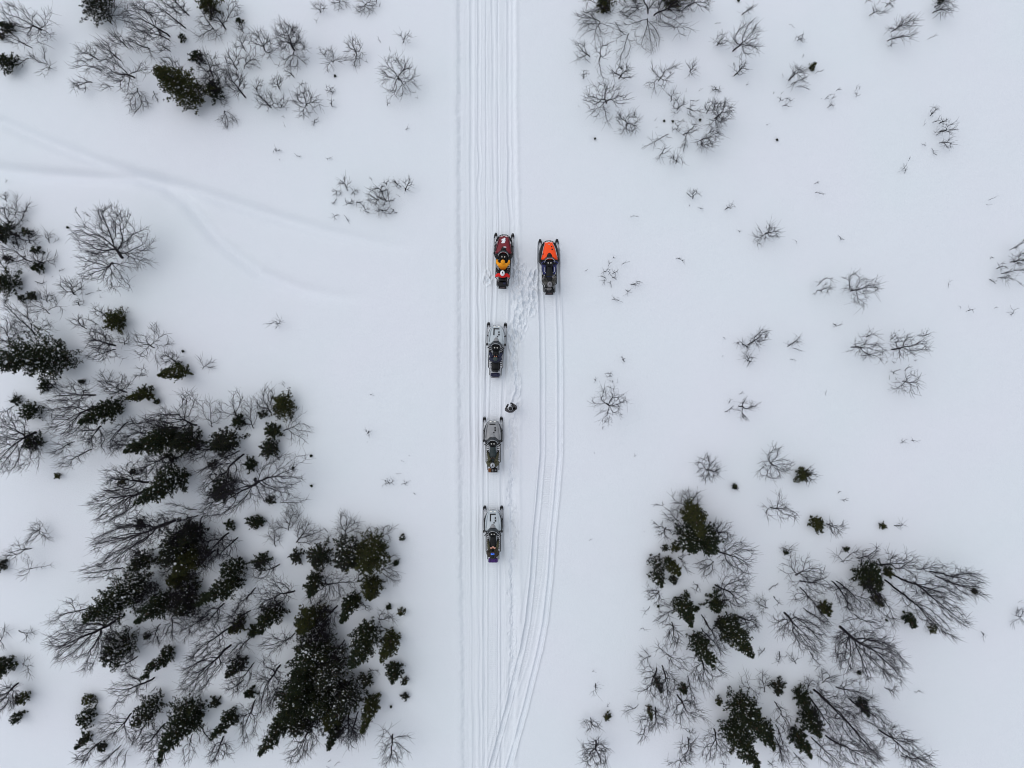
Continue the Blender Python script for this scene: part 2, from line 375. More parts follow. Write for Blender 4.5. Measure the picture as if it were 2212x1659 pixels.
def snowmobile(kind, x, y, rz, label):
    paint = {'maroon': M['maroon'], 'orange': M['orange'], 'silver': M['silver'], 'greysilver': M['grey'], 'silverlast': M['silver']}[kind]
    silver = kind in ('silver', 'greysilver', 'silverlast')
    t = empty('snowmobile', (x, y, -.075), rz)
    tag(t, label, 'snowmobile', 'snowmobiles parked along the trail')
    # skis
    for s in (-1, 1):
        mb = MB(); R = []
        for yy, hw, zz in ((1.66, .02, .20), (1.62, .06, .17), (1.54, .085, .115), (1.42, .092, .06), (1.25, .09, .02), (.9, .088, .012), (.62, .085, .012), (.52, .055, .03)):
            c = s * .505
            R.append([(c - hw, yy, zz + .03), (c - hw * .5, yy, zz + .015), (c + hw * .5, yy, zz + .015), (c + hw, yy, zz + .03), (c + hw, yy, zz - .005), (c - hw, yy, zz - .005)])
        mb.rings(R)
        ski = mb.build('ski', M['alu'], t)
        tip = MB(); c = s * .505
        tip.tube([(c - .075, 1.36, .09), (c - .08, 1.52, .15), (c - .035, 1.64, .215), (c + .035, 1.64, .215), (c + .08, 1.52, .15), (c + .075, 1.36, .09)], .022, 6)
        tip.box(c - .06, c + .06, 1.46, 1.60, .145, .19, .01)
        tip.build('ski_loop', M['black'], ski)
        MB().box(c - .04, c + .04, .80, 1.02, .03, .14, .02).build('ski_saddle', M['steel'], ski)
        sus = MB()
        sus.tube([(c, .9, .12), (s * .49, .88, .40), (s * .42, .84, .62)], .035, 8)
        sus.tube([(c, .93, .20), (s * .22, 1.06, .36)], .02, 6); sus.tube([(c, .87, .20), (s * .22, .62, .36)], .02, 6)
        sus.build('suspension_arm', M['steel'], t, True)
        sh = MB(); a = Vector((s * .54, .86, .16)); b = Vector((s * .45, .78, .70))
        sh.tube([a, b], .03, 8)
        for q in range(7):
            p = a.lerp(b, .2 + q * .1); sh.ellipsoid(p, (.058, .058, .018), 10, 4)
        sh.build('shock_absorber', M['black'], t, True)
    # bumper
    bp = MB()
    pts = [(-.50, .98, .50), (-.44, 1.20, .50), (-.30, 1.40, .49), (-.12, 1.49, .48), (.12, 1.49, .48), (.30, 1.40, .49), (.44, 1.20, .50), (.50, .98, .50)]
    bp.tube(pts, .022, 8); bp.tube([(-.1, 1.49, .48), (-.1, 1.30, .40)], .018, 6); bp.tube([(.1, 1.49, .48), (.1, 1.30, .40)], .018, 6)
    bp.build('front_bumper', M['alu'] if silver else M['black'], t, True)
    # lower side body + hood shell
    lower = MB(); kw = 1.17 if kind == 'orange' else 1.09
    lower.rings([section(yy, hw * kw + .02, zt - .09, zb - .10, 12, 3.2) for yy, hw, zt, zb in [(s[0] - .01, s[1], s[2], s[3]) for s in HOOD] + [(.16, .44, .96, .34), (.05, .36, .86, .36)]])
    lower.build('side_body', M['grey'] if kind == 'silver' else M['black'], t, True)
    hood = MB(); hs_ = HOOD if silver else [(y_, hw * (.78 + .12 * min(1, (1.43 - y_) / .6) if y_ > .7 else .90 + .1 * (.7 - y_) / .4), zt + .012, zb + .12) for y_, hw, zt, zb in HOOD]
    if kind == 'orange': hs_ = [(1.39, .22, .585, .45)] + [(y_, w2, zt + .015, zb + .12) for (y_, hw, zt, zb), w2 in zip(HOOD[1:], (.25, .29, .35, .40, .45, .50, .50))]
    if silver: hs_ = [(y_, hw * .97, zt, zb + .10) for y_, hw, zt, zb in HOOD]
    hood.rings([section(*q) for q in hs_])
    ho = hood.build('hood', paint, t, True)
    if silver:
        vents = [(-.19, .16, 1.20, 1.26)]
        vents += [(-.185, -.115, .84, 1.20)] if kind != 'greysilver' else [(-.42, -.37, .95, 1.02), (-.40, -.35, 1.02, 1.09), (-.37, -.32, 1.09, 1.15)]
        vents += [(.105, .18, .98, 1.07), (.105, .195, .83, .93), (.03, .11, .73, .79)]
        if kind != 'greysilver': vents += [(-.44, -.39, q, q + .025) for q in (.46, .51, .56, .61)]
        for q in vents: decal(*q).build('hood_marking', M['black'], ho)
        # raised side cheeks
        for s in (-1, 1):
            ck = MB(); ck.tube([(s * .24, 1.34, .62), (s * .36, 1.10, .76), (s * .41, .80, .88), (s * .43, .45, .95)], [.012, .03, .035, .02], 8)
            ck.build('hood_ridge', paint, ho, True)
    elif kind == 'orange':
        for q in ((.11, .18, 1.05, 1.12), (.13, .21, .86, .95), (-.41, -.34, .60, .66)): decal(*q).build('hood_marking', M['black'], ho)
        decal(-.03, .03, 1.20, 1.25).build('hood_marking', M['steel'], ho)
        for s in (-1, 1):
            ck = MB(); ck.tube([(s * .22, 1.32, .63), (s * .33, 1.05, .80), (s * .40, .72, .91), (s * .47, .42, .93)], .012, 6); ck.build('hood_edge_trim', M['alu'], ho, True)
    else:
        # patches of snow lying on the maroon hood
        for (cx_, cy_, rx, ry) in ((-.02, 1.14, .09, .055), (-.10, 1.11, .07, .025), (.03, 1.20, .05, .05), (-.02, .98, .08, .10), (.04, 1.07, .05, .08), (-.09, .95, .04, .05), (.07, .66, .08, .03)):
            z = hood_at(cx_, cy_)
            s_ = MB(); s_.ellipsoid((cx_, cy_, z + .016), (rx * 1.25, ry * 1.2, .03), 10, 6); o = s_.build('snow_patch', M['snowclump'], ho, True)
        for s in (-1, 1):
            ck = MB(); ck.tube([(s * .20, 1.33, .62), (s * .30, 1.05, .79), (s * .38, .72, .90), (s * .46, .42, .92)], .014, 6); ck.build('hood_edge_trim', M['black'], ho, True)
            MB().ellipsoid((s * .40, .98, .66), (.035, .10, .05), 8, 6).build('side_reflector', M['alu'], ho, True)
    for s in (-1, 1):
        MB().ellipsoid((s * .12, 1.36, .58), (.085, .05, .05), 10, 6).build('headlight', M['lamp'], t, True)
    # air scoop in front of windshield
    MB().rings([section(.70, .08, hood_at(0, .70) + .015, .7, 10), section(.58, .15, hood_at(0, .58) + .06, .8, 10), section(.48, .17, hood_at(0, .48) + .07, .8, 10)]).build('air_scoop', M['grey'] if silver else M['black'], t, True)
    # windshield: an upright curved sheet with real thickness
    R = []
    for q in range(13):
        a = math.pi * (q / 12); cx_, sy_ = -math.cos(a), math.sin(a)
        lo = Vector((.36 * cx_, .20 + .34 * sy_, .90 + .05 * sy_)); hi = Vector((.30 * cx_, .08 + .24 * sy_, 1.12 + .14 * sy_)); n_ = Vector((cx_, sy_, .4)).normalized() * .008
        R.append([tuple(lo + n_), tuple(hi + n_), tuple(hi - n_), tuple(lo - n_)])
    ws = MB().rings(R).build('windshield', M['glass'], t, True)
    MB().tube([tuple(Vector((-.30 * math.cos(math.pi * q / 12), .08 + .24 * math.sin(math.pi * q / 12), 1.12 + .14 * math.sin(math.pi * q / 12)))) for q in range(13)], .011, 6).build('windshield_rim', M['alu'], ws, True)
    # console, gauges, handlebar
    con = MB(); con.rings([section(.34, .27, .98, .6, 10), section(.18, .26, .96, .55, 10), section(0, .22, .88, .5, 10), section(-.12, .18, .80, .5, 10)]); con = con.build('console', M['black'], t, True)
    for s in (-1, 1): MB().ellipsoid((s * .08, .10, .95), (.042, .05, .025), 10, 6).build('gauge', M['lamp'], con, True)
    hb = MB(); hb.tube([(-.40, .0, 1.05), (-.22, .10, 1.06), (-.08, .16, 1.04), (.08, .16, 1.04), (.22, .10, 1.06), (.40, .0, 1.05)], .016, 8)
    hb.tube([(0, .16, 1.04), (0, .20, .90)], .03, 8); hb = hb.build('handlebar', M['black'], t, True)
    for s in (-1, 1):
        MB().tube([(s * .29, .065, 1.056), (s * .42, -.012, 1.05)], .024, 8).build('grip', M['rubber'], hb, True)
        g = MB(); g.rings([[(s * .20, .16, 1.02), (s * .20, .17, 1.12), (s * .20, .14, 1.12), (s * .20, .13, 1.02)], [(s * .36, .16, 1.0), (s * .36, .17, 1.14), (s * .36, .13, 1.14), (s * .36, .12, 1.0)],
                           [(s * .50, .06, 1.0), (s * .51, .07, 1.13), (s * .47, .04, 1.13), (s * .46, .03, 1.0)]])
        g.build('handguard', M['blue'] if kind == 'orange' else M['black'], hb)
        mr = MB(); mr.ellipsoid((s * .53, .28, 1.02), (.055, .09, .045), 10, 6); mr.tube([(s * .46, .32, .95), (s * .53, .30, 1.0)], .014, 6)
        mr.build('mirror', M['black'], t, True)
    # tunnel, boards
    MB().box(-.21, .21, -1.56, .25, .30, .56, .03).build('tunnel', M['alu'] if silver else M['black'], t)
    for s in (-1, 1):
        bd = MB(); a, b = sorted((s * .20, s * .42)); bd.box(a, b, -1.05, .18, .29, .325, .01); a, b = sorted((s * .20, s * .335)); bd.box(a, b, -1.50, -1.05, .29, .325, .01)
        bd = bd.build('running_board', M['alu'], t)
        e = MB(); e.tube([(s * .40, .22, .42), (s * .43, .0, .345), (s * .43, -1.05, .34), (s * .34, -1.12, .34), (s * .34, -1.52, .34)], .022, 8); e.build('board_edge', M['black'], bd, True)
        for q in range(9): MB().box(*sorted((s * .25, s * .38)), -.05 - q * .11, -.01 - q * .11, .326, .334).build('foot_tread', M['black'], bd)
        if kind == 'orange':
            pn = MB(); pn.rings([[(s * .22, yy, .55 + .1 * q), (s * (.30 + .14 * q), yy, .52 + .12 * q), (s * (.34 + .13 * q), yy, .38), (s * .22, yy, .36)] for yy, q in ((.14, 1), (-.10, .8), (-.34, .4), (-.50, 0))])
            pn = pn.build('side_panel', M['blue'], t)
            MB().tube([(s * .30, -.10, .66), (s * .30, -.36, .60), (s * .20, -.42, .62)], .014, 6).build('panel_trim', M['white'], pn, True)
    # seat
    seatm = M['teal'] if kind == 'greysilver' else M['vinyl']
    st = MB(); st.rings([section(yy, hw, zt, .52, 12, 3.5) for yy, hw, zt in ((-.02, .13, .76), (-.12, .17, .78), (-.45, .20, .74), (-.66, .21, .74), (-.70, .21, .79), (-1.15, .22, .80), (-1.24, .20, .74))])
    st = st.build('seat', seatm, t, True)
    MB().tube([(-.19, -.68, .73), (-.12, -.68, .795), (.12, -.68, .795), (.19, -.68, .73)], .008, 6).build('seat_seam', M['blue'] if kind == 'orange' else M['black'], st)
    bk = MB(); bk.rings([section(yy, hw, zt, .78, 10, 3.5) for yy, hw, zt in ((-1.20, .17, 1.04), (-1.23, .19, 1.09), (-1.29, .19, 1.09), (-1.32, .17, 1.03))]); bk.build('backrest', M['vinyl'], t, True)
    # grab rails beside passenger seat
    for s in (-1, 1): MB().tube([(s * .20, -.80, .72), (s * .27, -.86, .80), (s * .27, -1.12, .80), (s * .20, -1.18, .72)], .014, 6).build('grab_rail', M['black'], t, True)
    # rack and rear bumper
    rk = MB(); z = .62
    rk.tube([(-.30, -1.28, z), (-.31, -1.55, z), (-.27, -1.63, z), (.27, -1.63, z), (.31, -1.55, z), (.30, -1.28, z), (-.30, -1.28, z)], .016, 6)
    for yy in (-1.37, -1.46, -1.54): rk.tube([(-.30, yy, z), (.30, yy, z)], .011, 6)
    for s in (-1, 1): rk.tube([(s * .27, -1.50, z), (s * .20, -1.42, .45)], .014, 6)
    rk.build('rear_rack', M['alu'] if silver else M['black'], t, True)
    MB().box(-.13, .13, -1.655, -1.63, .56, .60, .006).build('tail_light', M['red_lens'], t)
    fl = MB(); fl.rings([[(-.22, -1.56, .44), (.22, -1.56, .44), (.22, -1.575, .44), (-.22, -1.575, .44)], [(-.24, -1.66, .16), (.24, -1.66, .16), (.24, -1.675, .16), (-.24, -1.675, .16)]]); fl.build('snow_flap', M['rubber'], t)
    # belt
    P = []
    for q in range(9): a = math.pi / 2 + math.pi * q / 8; P.append((-1.38 + .15 * math.cos(a), .17 + .15 * math.sin(a)))
    for q in range(9): a = -math.pi / 2 + math.pi * q / 8; P.append((.45 + .12 * math.cos(a), .30 + .12 * math.sin(a) + (0.02)))
    P.insert(9, (-.0, .02))
    mb = MB(); n = len(P)
    vs = [(sx * .25, a, b) for sx in (-1, 1) for a, b in P]; fs = [(i, (i + 1) % n, n + (i + 1) % n, n + i) for i in range(n)] + [tuple(range(n)), tuple(range(2 * n - 1, n - 1, -1))]
    mb.add(vs, fs)
    for yy in np.arange(-1.3, 0.0, .11): mb.box(-.24, .24, yy, yy + .03, -.025, .03)
    mb.build('drive_track', M['rubber'], t)
    return t

# ---------------------------------------------------------------- people
def skinned(name, nodes, edges, root=0, sub=1):
    me = bpy.data.meshes.new(name + '_skeleton'); me.from_pydata([n[:3] for n in nodes], edges, [])
    ob = bpy.data.objects.new(name, me); COL.objects.link(ob)
    md = ob.modifiers.new('skin', 'SKIN'); md.use_smooth_shade = True
    for i, n in enumerate(nodes):
        sv = me.skin_vertices[0].data[i]; sv.radius = (n[3], n[4] if len(n) > 4 else n[3]); sv.use_root = (i == root)
    sm = ob.modifiers.new('sub', 'SUBSURF'); sm.levels = sub; sm.render_levels = sub
    dg = bpy.context.evaluated_depsgraph_get(); ev = ob.evaluated_get(dg)
    out = bpy.data.meshes.new_from_object(ev); out.name = name
    ob.modifiers.clear(); ob.data = out
    for p in out.polygons: p.use_smooth = True
    return ob

def hand(parent, wrist, direction, down, m, side, curl=.9):
    d = Vector(direction).normalized(); n = Vector(down).normalized(); n = (n - d * n.dot(d)).normalized(); s = d.cross(n) * side
    w_ = Vector(wrist); nodes = []; edges = []
    def add(p, r): nodes.append((*p, r)); return len(nodes) - 1
    a = add(w_, .030); b = add(w_ + d * .05, .034); edges.append((a, b))
    for k, (off, L) in enumerate(((-.033, .070), (-.011, .082), (.011, .076), (.033, .058))):
        k0 = add(w_ + d * .085 + s * off, .013); edges.append((b, k0)); prev = k0; ang = .25; p = Vector(nodes[k0][:3])
        for q in range(3):
            ang += curl * .55; p = p + (d * math.cos(ang) + n * math.sin(ang)) * L / 3 * 1.15
            c = add(p, .0115 - .001 * q); edges.append((prev, c)); prev = c
    p = w_ + d * .035 - s * .035; c = add(p, .014); edges.append((b, c)); p2 = p + (d * .6 - s * .5 + n * .5).normalized() * .035; c2 = add(p2, .012); edges.append((c, c2))
    p3 = p2 + (d * .7 + n * .7).normalized() * .03; c3 = add(p3, .011); edges.append((c2, c3))
    ob = skinned('glove', nodes, edges, 0, 1); ob.data.materials.clear(); ob.data.materials.append(m); ob.parent = parent
    return ob

def person(label, loc, rz, J, mats, head='helmet', headm=None, extras=(), scale=1.0, group=None):
    """J: joints pelvis chest neck head shoulder/elbow/wrist/hip/knee/ankle/toe as dict; L/R keys"""
    root = empty('person', loc, rz); tag(root, label, 'person', group)
    N = []; E = []; K = []
    def add(p, r, r2=None): N.append((*p, r, r2 or r)); return len(N) - 1
    def ed(a, b, k): E.append((a, b)); K.append(k)
    pel = add(J['pelvis'], .19, .16); mid = add(Vector(J['pelvis']).lerp(Vector(J['chest']), .5), .20, .17); ch = add(J['chest'], .225, .18)
    nk = add(J['neck'], .075); hd = add(J['head'], .088, .098); tp = add(J['crown'], .075)
    ed(pel, mid, 'top'); ed(mid, ch, 'top'); ed(ch, nk, 'top'); ed(nk, hd, 'head'); ed(hd, tp, 'head')
    fw = Vector(J['face']).normalized()
    ns = add(Vector(J['head']) + fw * .105 - Vector((0, 0, .01)), .014); ed(hd, ns, 'head')
    for s in 'LR':
        sh = add(J['sh' + s], .115); el = add(J['el' + s], .085); wr = add(J['wr' + s], .048)
        ed(ch, sh, 'top'); m1 = add(Vector(J['sh' + s]).lerp(Vector(J['el' + s]), .5), .105); ed(sh, m1, 'top'); ed(m1, el, 'top'); ed(el, wr, 'top')
        hp = add(J['hp' + s], .115); kn = add(J['kn' + s], .098); an = add(J['an' + s], .066); hl = add(Vector(J['an' + s]) + Vector((0, -.02, -.07)), .055); te = add(J['te' + s], .045)
        ed(pel, hp, 'leg'); m2 = add(Vector(J['hp' + s]).lerp(Vector(J['kn' + s]), .5), .098); ed(hp, m2, 'leg'); ed(m2, kn, 'leg')
        m3 = add(Vector(J['kn' + s]).lerp(Vector(J['an' + s]), .45), .078); ed(kn, m3, 'leg'); ed(m3, an, 'leg'); ed(an, hl, 'boot'); ed(hl, te, 'boot')
    ob = skinned('body', N, E, 0, 1); ob.parent = root
    me = ob.data; me.materials.clear()
    for k in ('top', 'leg', 'boot', 'head'): me.materials.append(mats[k])
    order = {'top': 0, 'leg': 1, 'boot': 2, 'head': 3}
    A = np.array([N[a][:3] for a, b in E]); B = np.array([N[b][:3] for a, b in E]); AB = B - A; L2 = (AB ** 2).sum(1)
    for p in me.polygons:
        c = np.array(p.center); t = np.clip(((c - A) * AB).sum(1) / L2, 0, 1); d = np.linalg.norm(c - A - t[:, None] * AB, axis=1)
        d = d - np.array([.14 if k == 'top' and i < 3 else (.08 if k in ('leg', 'head') else .06) for i, k in enumerate(K)])
        p.material_index = order[K[int(np.argmin(d))]]
    for s, sg in (('L', 1), ('R', -1)):
        w_ = Vector(J['wr' + s]); d = w_ - Vector(J['el' + s]); hand(root, w_ + d.normalized() * .01, J.get('hd' + s, d), (0, -.3, -1), mats['glove'], sg)
        cf = MB(); dn = d.normalized(); cf.tube([tuple(w_ - dn * .05), tuple(w_ + dn * .02)], .056, 10); cf.build('cuff', mats['cuff'] if 'cuff' in mats else mats['glove'], root, True)
    hc = Vector(J['head']) + (Vector(J['crown']) - Vector(J['head'])) * .35
    up = (Vector(J['crown']) - Vector(J['head'])).normalized(); right = fw.cross(up).normalized(); f2 = up.cross(right)
    Mx = Matrix((right, f2, up)).transposed().to_4x4(); Mx.translation = hc
    def local(mb): mb.v = [tuple(Mx @ Vector(v)) for v in mb.v]; return mb
    for s in (-1, 1):
        local(MB().ellipsoid((s * .033, .098, .0), (.014, .010, .009), 8, 5)).build('eye', M['white'], root, True)
    local(MB().ellipsoid((0, .098, -.062), (.026, .010, .008), 8, 5)).build('mouth', mats['head'], root, True)
    if head == 'helmet':
        sh = MB(); R = []
        for q in range(9):
            a = -.9 + (math.pi / 2 + .9) * q / 9; R.append([(.135 * math.cos(a) * math.cos(2 * math.pi * j / 20), .165 * math.cos(a) * math.sin(2 * math.pi * j / 20), .02 + .15 * math.sin(a)) for j in range(20)])
        R.append([(.02 * math.cos(2 * math.pi * j / 20), .02 * math.sin(2 * math.pi * j / 20), .17) for j in range(20)])
        hm = local(sh.rings(R)).build('helmet', headm, root, True)
        local(MB().rings([[(-.11, .10, .05), (.11, .10, .05), (.10, .12, -.05), (-.10, .12, -.05)], [(-.10, .172, .05), (.10, .172, .05), (.09, .178, -.05), (-.09, .178, -.05)]])).build('visor', M['black'] if 'goggle' not in extras else M['goggle'], hm)
        local(MB().box(-.025, .025, -.05, .06, .16, .182, .008)).build('vent', M['black'], hm)
        if 'goggle' in extras: local(MB().ellipsoid((0, .105, .085), (.105, .06, .055), 14, 7)).build('goggles', M['goggle'], hm, True)
    elif head == 'hood':
        local(MB().ellipsoid((0, -.015, .01), (.13, .135, .14), 16, 10)).build('jacket_hood', headm, root, True)
    elif head == 'beanie':
        hm = local(MB().ellipsoid((0, -.01, .045), (.112, .122, .10), 16, 10)).build('knit_hat', headm, root, True)
        if 'brim' in extras: local(MB().tube([(.11 * math.cos(2 * math.pi * q / 16), .12 * math.sin(2 * math.pi * q / 16), .03) for q in range(17)], .02, 6)).build('hat_brim', M['j_grey'], hm, True)
        if 'goggle_up' in extras:
            local(MB().tube([(.115 * math.cos(2 * math.pi * q / 16), .125 * math.sin(2 * math.pi * q / 16), .06) for q in range(17)], .016, 6)).build('goggle_strap', M['steel'], hm, True)
    if 'collar' in extras:
        c = Vector(J['neck']); MB().tube([(c.x + .09 * math.cos(2 * math.pi * q / 14), c.y + .09 * math.sin(2 * math.pi * q / 14), c.z) for q in range(15)], .035, 8).build('collar', mats['top'], root, True)
    if 'scarf' in extras:
        c = Vector(J['neck']) + fw * .09
        for s in (-1, 1): MB().ellipsoid((c.x + s * .055, c.y + .05, c.z - .01), (.03, .075, .03), 8, 6).build('scarf_end', mats['scarf'], root, True)
    return root

def bulk(J, k):  # thicken nothing but spread the shoulders
    return J
def sit(py=0.0, lean=0.08, pz=.86, hands='bars', hy=.0, legf=.42, spread=.30, kz=.92, shw=.23, lean_side=0.0):
    J = dict(pelvis=(0, py, pz), chest=(lean_side * .6, py + lean, pz + .34), neck=(lean_side, py + lean * 1.5, pz + .55), head=(lean_side, py + lean * 1.9, pz + .67), crown=(lean_side, py + lean * 2.0, pz + .80), face=(0, 1, -.1))
    for s, g in (('L', -1), ('R', 1)):
        J['sh' + s] = (g * shw + lean_side * .8, py + lean * 1.1, pz + .44)
        if hands == 'bars':
            J['wr' + s] = (g * .36, hy, 1.10); J['el' + s] = (g * .41, (py + lean + hy) / 2 - .06, 1.08); J['hd' + s] = (g * .0 + .05 * -g, 1, -.3)
        elif hands == 'lap':
            J['el' + s] = (g * .33, py + .14, pz + .16); J['wr' + s] = (g * .10, py + .36, pz + .12); J['hd' + s] = (-g * .8, .5, -.1)
        elif hands == 'rails':
            J['el' + s] = (g * .38, py - .02, pz + .18); J['wr' + s] = (g * .33, py + .05, pz - .01); J['hd' + s] = (-g * .2, .4, -1)
        J['hp' + s] = (g * .11, py + .02, pz - .02); J['kn' + s] = (g * spread, py + legf, kz - .04); J['an' + s] = (g * (spread + .03), py + legf + .06, .47); J['te' + s] = (g * (spread + .05), py + legf + .24, .40)
    return J
# ---------------------------------------------------------------- the convoy
SM_LABEL = {
    'maroon': 'maroon snowmobile with snow on its hood, head of the line, two riders aboard',
    'orange': 'bright orange and black snowmobile parked right of the trail beside the maroon one',
    'silver': 'light silver snowmobile with one navy clad driver, directly behind the maroon one',
    'greysilver': 'darker grey snowmobile with an empty driver seat, beside the standing person',
    'silverlast': 'light silver snowmobile at the tail of the line, rider and purple bag at its back'}
FR = {}
for kind, su, sv, ru, rv in MACHINES:
    fx, fy = ux(su), vy(sv); rx, ry = ux(ru), vy(rv)
    rz = math.atan2(fy - ry, fx - rx) - math.pi / 2
    d = (-math.sin(rz), math.cos(rz)); ox, oy = fx - d[0] * 1.62, fy - d[1] * 1.62
    FR[kind] = ((float(ox), float(oy), -.075), float(rz))
    sm = snowmobile(kind, float(ox), float(oy), float(rz), SM_LABEL[kind])
def at(kind, p):
    (ox, oy, oz), rz = FR[kind]; c, s = math.cos(rz), math.sin(rz)
    return (ox + c * p[0] - s * p[1], oy + s * p[0] + c * p[1], oz + p[2])

bk = M['j_black']
base = dict(boot=M['rubber'], head=M['skin'], glove=bk)
# maroon: driver in yellow, passenger in red
J = sit(py=-.60, lean=.15, hy=-.02, legf=.40, spread=.33, shw=.22)
for s, g in (('L', -1), ('R', 1)): J['el' + s] = (g * .34, -.30, 1.10); J['wr' + s] = (g * .36, -.06, 1.08)
person('driver in a yellow hooded jacket leaning over the handlebar of the maroon snowmobile', *FR['maroon'], J,
       dict(base, top=M['j_yellow'], leg=bk), 'hood', M['j_yellow'])
J = sit(py=-1.06, lean=.04, pz=.92, hands='rails', legf=.38, spread=.36, shw=.24)
person('passenger in a red jacket and white helmet on the back of the maroon snowmobile', *FR['maroon'], J,
       dict(base, top=M['j_red'], leg=bk, glove=M['j_red']), 'helmet', M['white'], extras=('collar',))
# silver: one driver in navy
J = sit(py=-.68, lean=.05, hands='lap', legf=.42, spread=.32, shw=.26)
person('navy clad driver with pinkish scarf and dark green hat on the first silver snowmobile', *FR['silver'], J,
       dict(base, top=M['j_navy'], leg=M['j_navy'], scarf=mat('scarf_pink', (.60, .20, .12), .7)), 'beanie', M['dkgreen'], extras=('scarf', 'brim'))
# grey: passenger only
J = sit(py=-1.12, lean=.02, pz=.92, hands='lap', legf=.50, spread=.27, shw=.22)
for s, g in (('L', -1), ('R', 1)): J['kn' + s] = (g * .22, -.80, .86); J['an' + s] = (g * .31, -.50, .50); J['te' + s] = (g * .33, -.34, .42)
person('passenger in olive clothing and pale helmet seated at the back of the darker grey snowmobile', *FR['greysilver'], J,
       dict(base, top=M['j_olive'], leg=M['j_olive'], glove=M['j_brown']), 'helmet', M['steel'])
# last: passenger, brown jacket, blue goggles
J = sit(py=-1.05, lean=.02, pz=.92, hands='lap', legf=.50, spread=.27, shw=.24)
for s, g in (('L', -1), ('R', 1)): J['kn' + s] = (g * .25, -.70, .88); J['an' + s] = (g * .30, -.42, .50); J['te' + s] = (g * .31, -.26, .42)
person('rider in dark brown jacket, olive trousers and blue goggles on the last snowmobile', *FR['silverlast'], J,
       dict(base, top=M['j_brown'], leg=M['j_olive'], glove=M['skin']), 'helmet', M['black'], extras=('goggle',))
# orange: passenger twisted sideways at the back
J = sit(py=-1.15, lean=-.06, pz=.92, hands='rails', legf=.42, spread=.33, shw=.21, lean_side=-.05)
J['elL'] = (-.38, -1.0, 1.12); J['wrL'] = (-.36, -.80, .98); J['hdL'] = (.1, 1, -.5); J['wrR'] = (.20, -.78, 1.0); J['elR'] = (.32, -1.0, 1.1); J['hdR'] = (-.2, 1, -.2)
person('passenger in black and grey camouflage sitting back on the orange snowmobile', *FR['orange'], J,
       dict(base, top=M['camo'], leg=M['camo'], glove=M['j_grey2']), 'helmet', mat('helmet_grey', (.20, .19, .20), .45), extras=())
bp_ = empty('backpack', at('orange', (-.05, -1.42, .80)), FR['orange'][1]); tag(bp_, 'grey backpack behind the camouflaged passenger on the orange snowmobile', 'backpack')
MB().ellipsoid((0, 0, .12), (.16, .09, .20), 14, 8).build('pack_body', M['j_grey2'], bp_, True)
MB().ellipsoid((0, -.06, .10), (.10, .05, .11), 12, 7).build('front_pocket', M['camo'], bp_, True)
# standing figure
px, py = g2w(1105, 884.5, .9)
J = dict(pelvis=(0, 0, .96), chest=(-.02, .03, 1.28), neck=(-.02, .06, 1.50), head=(-.02, .09, 1.62), crown=(-.02, .10, 1.75), face=(.1, 1, -.15),
         shL=(-.22, .06, 1.40), elL=(-.31, .16, 1.14), wrL=(-.13, .30, 1.20), shR=(.22, -.02, 1.40), elR=(.31, .06, 1.14), wrR=(.20, .26, 1.16),
         hpL=(-.11, 0, .93), knL=(-.14, .10, .54), anL=(-.15, -.06, .14), teL=(-.17, .14, .05), hpR=(.11, 0, .93), knR=(.15, .16, .55), anR=(.16, .10, .14), teR=(.19, .30, .05))
person('person in dark grey jacket and black hat standing on the trail by the grey snowmobile', (px, py, -.13), math.radians(28), J,
       dict(base, top=M['j_grey'], leg=bk), 'beanie', bk, extras=('goggle_up', 'collar'))

# luggage strapped on the racks
def bag(kind, m, x0, x1, y0, y1, h, label, strap=None, extra=None):
    t = empty('cargo_bag', at(kind, ((x0 + x1) / 2, (y0 + y1) / 2, .64)), FR[kind][1]); tag(t, label, 'bag', 'bags on the rear racks')
    w_, d = (x1 - x0) / 2, (y1 - y0) / 2
    mb = MB(); R = []
    for q in range(9):
        x = -w_ + 2 * w_ * q / 8; e = .82 if q in (0, 8) else 1.0
        R.append([(x, d * e * math.copysign(abs(math.cos(a)) ** .6, math.cos(a)), h / 2 + h / 2 * e * math.copysign(abs(math.sin(a)) ** .6, math.sin(a)) + .008 * math.sin(q * 2.1)) for a in [2 * math.pi * j / 14 for j in range(14)]])
    mb.rings(R).build('bag_body', m, t, True)
    for s in (-.5, .5): MB().rings([[(s * w_ + o, d * 1.03 * math.cos(a), h / 2 + h * .53 * math.sin(a)) for a in [2 * math.pi * j / 14 for j in range(14)]] for o in (-.015, .015)]).build('strap', strap or M['rubber'], t)
    if extra: MB().ellipsoid((extra[1], extra[2], h + .01), (.10, .08, .04), 10, 6).build('pouch', extra[0], t, True)
    return t
bag('maroon', M['black'], -.28, .28, -1.60, -1.33, .20, 'black bag with a dark blue pouch on the rack of the maroon snowmobile', extra=(M['navybag'], .13, .02))
bag('silver', M['navybag'], -.27, .27, -1.60, -1.38, .14, 'flat blackish blue bag on the rear rack of the first silver snowmobile')
bag('greysilver', M['black'], -.10, .26, -1.61, -1.36, .12, 'small black bag on the rear rack of the darker grey snowmobile', M['steel'])
bag('greysilver', M['rust'], -.28, -.115, -1.59, -1.38, .10, 'rust brown pouch on the rack corner of the darker grey snowmobile')
bag('silverlast', M['purple'], -.27, .27, -1.62, -1.36, .18, 'purple bag at the back of the last snowmobile')
bag('orange', M['black'], -.27, .27, -1.62, -1.36, .16, 'black bag with a grey pouch on the rack of the orange snowmobile', extra=(M['j_grey'], -.05, 0))
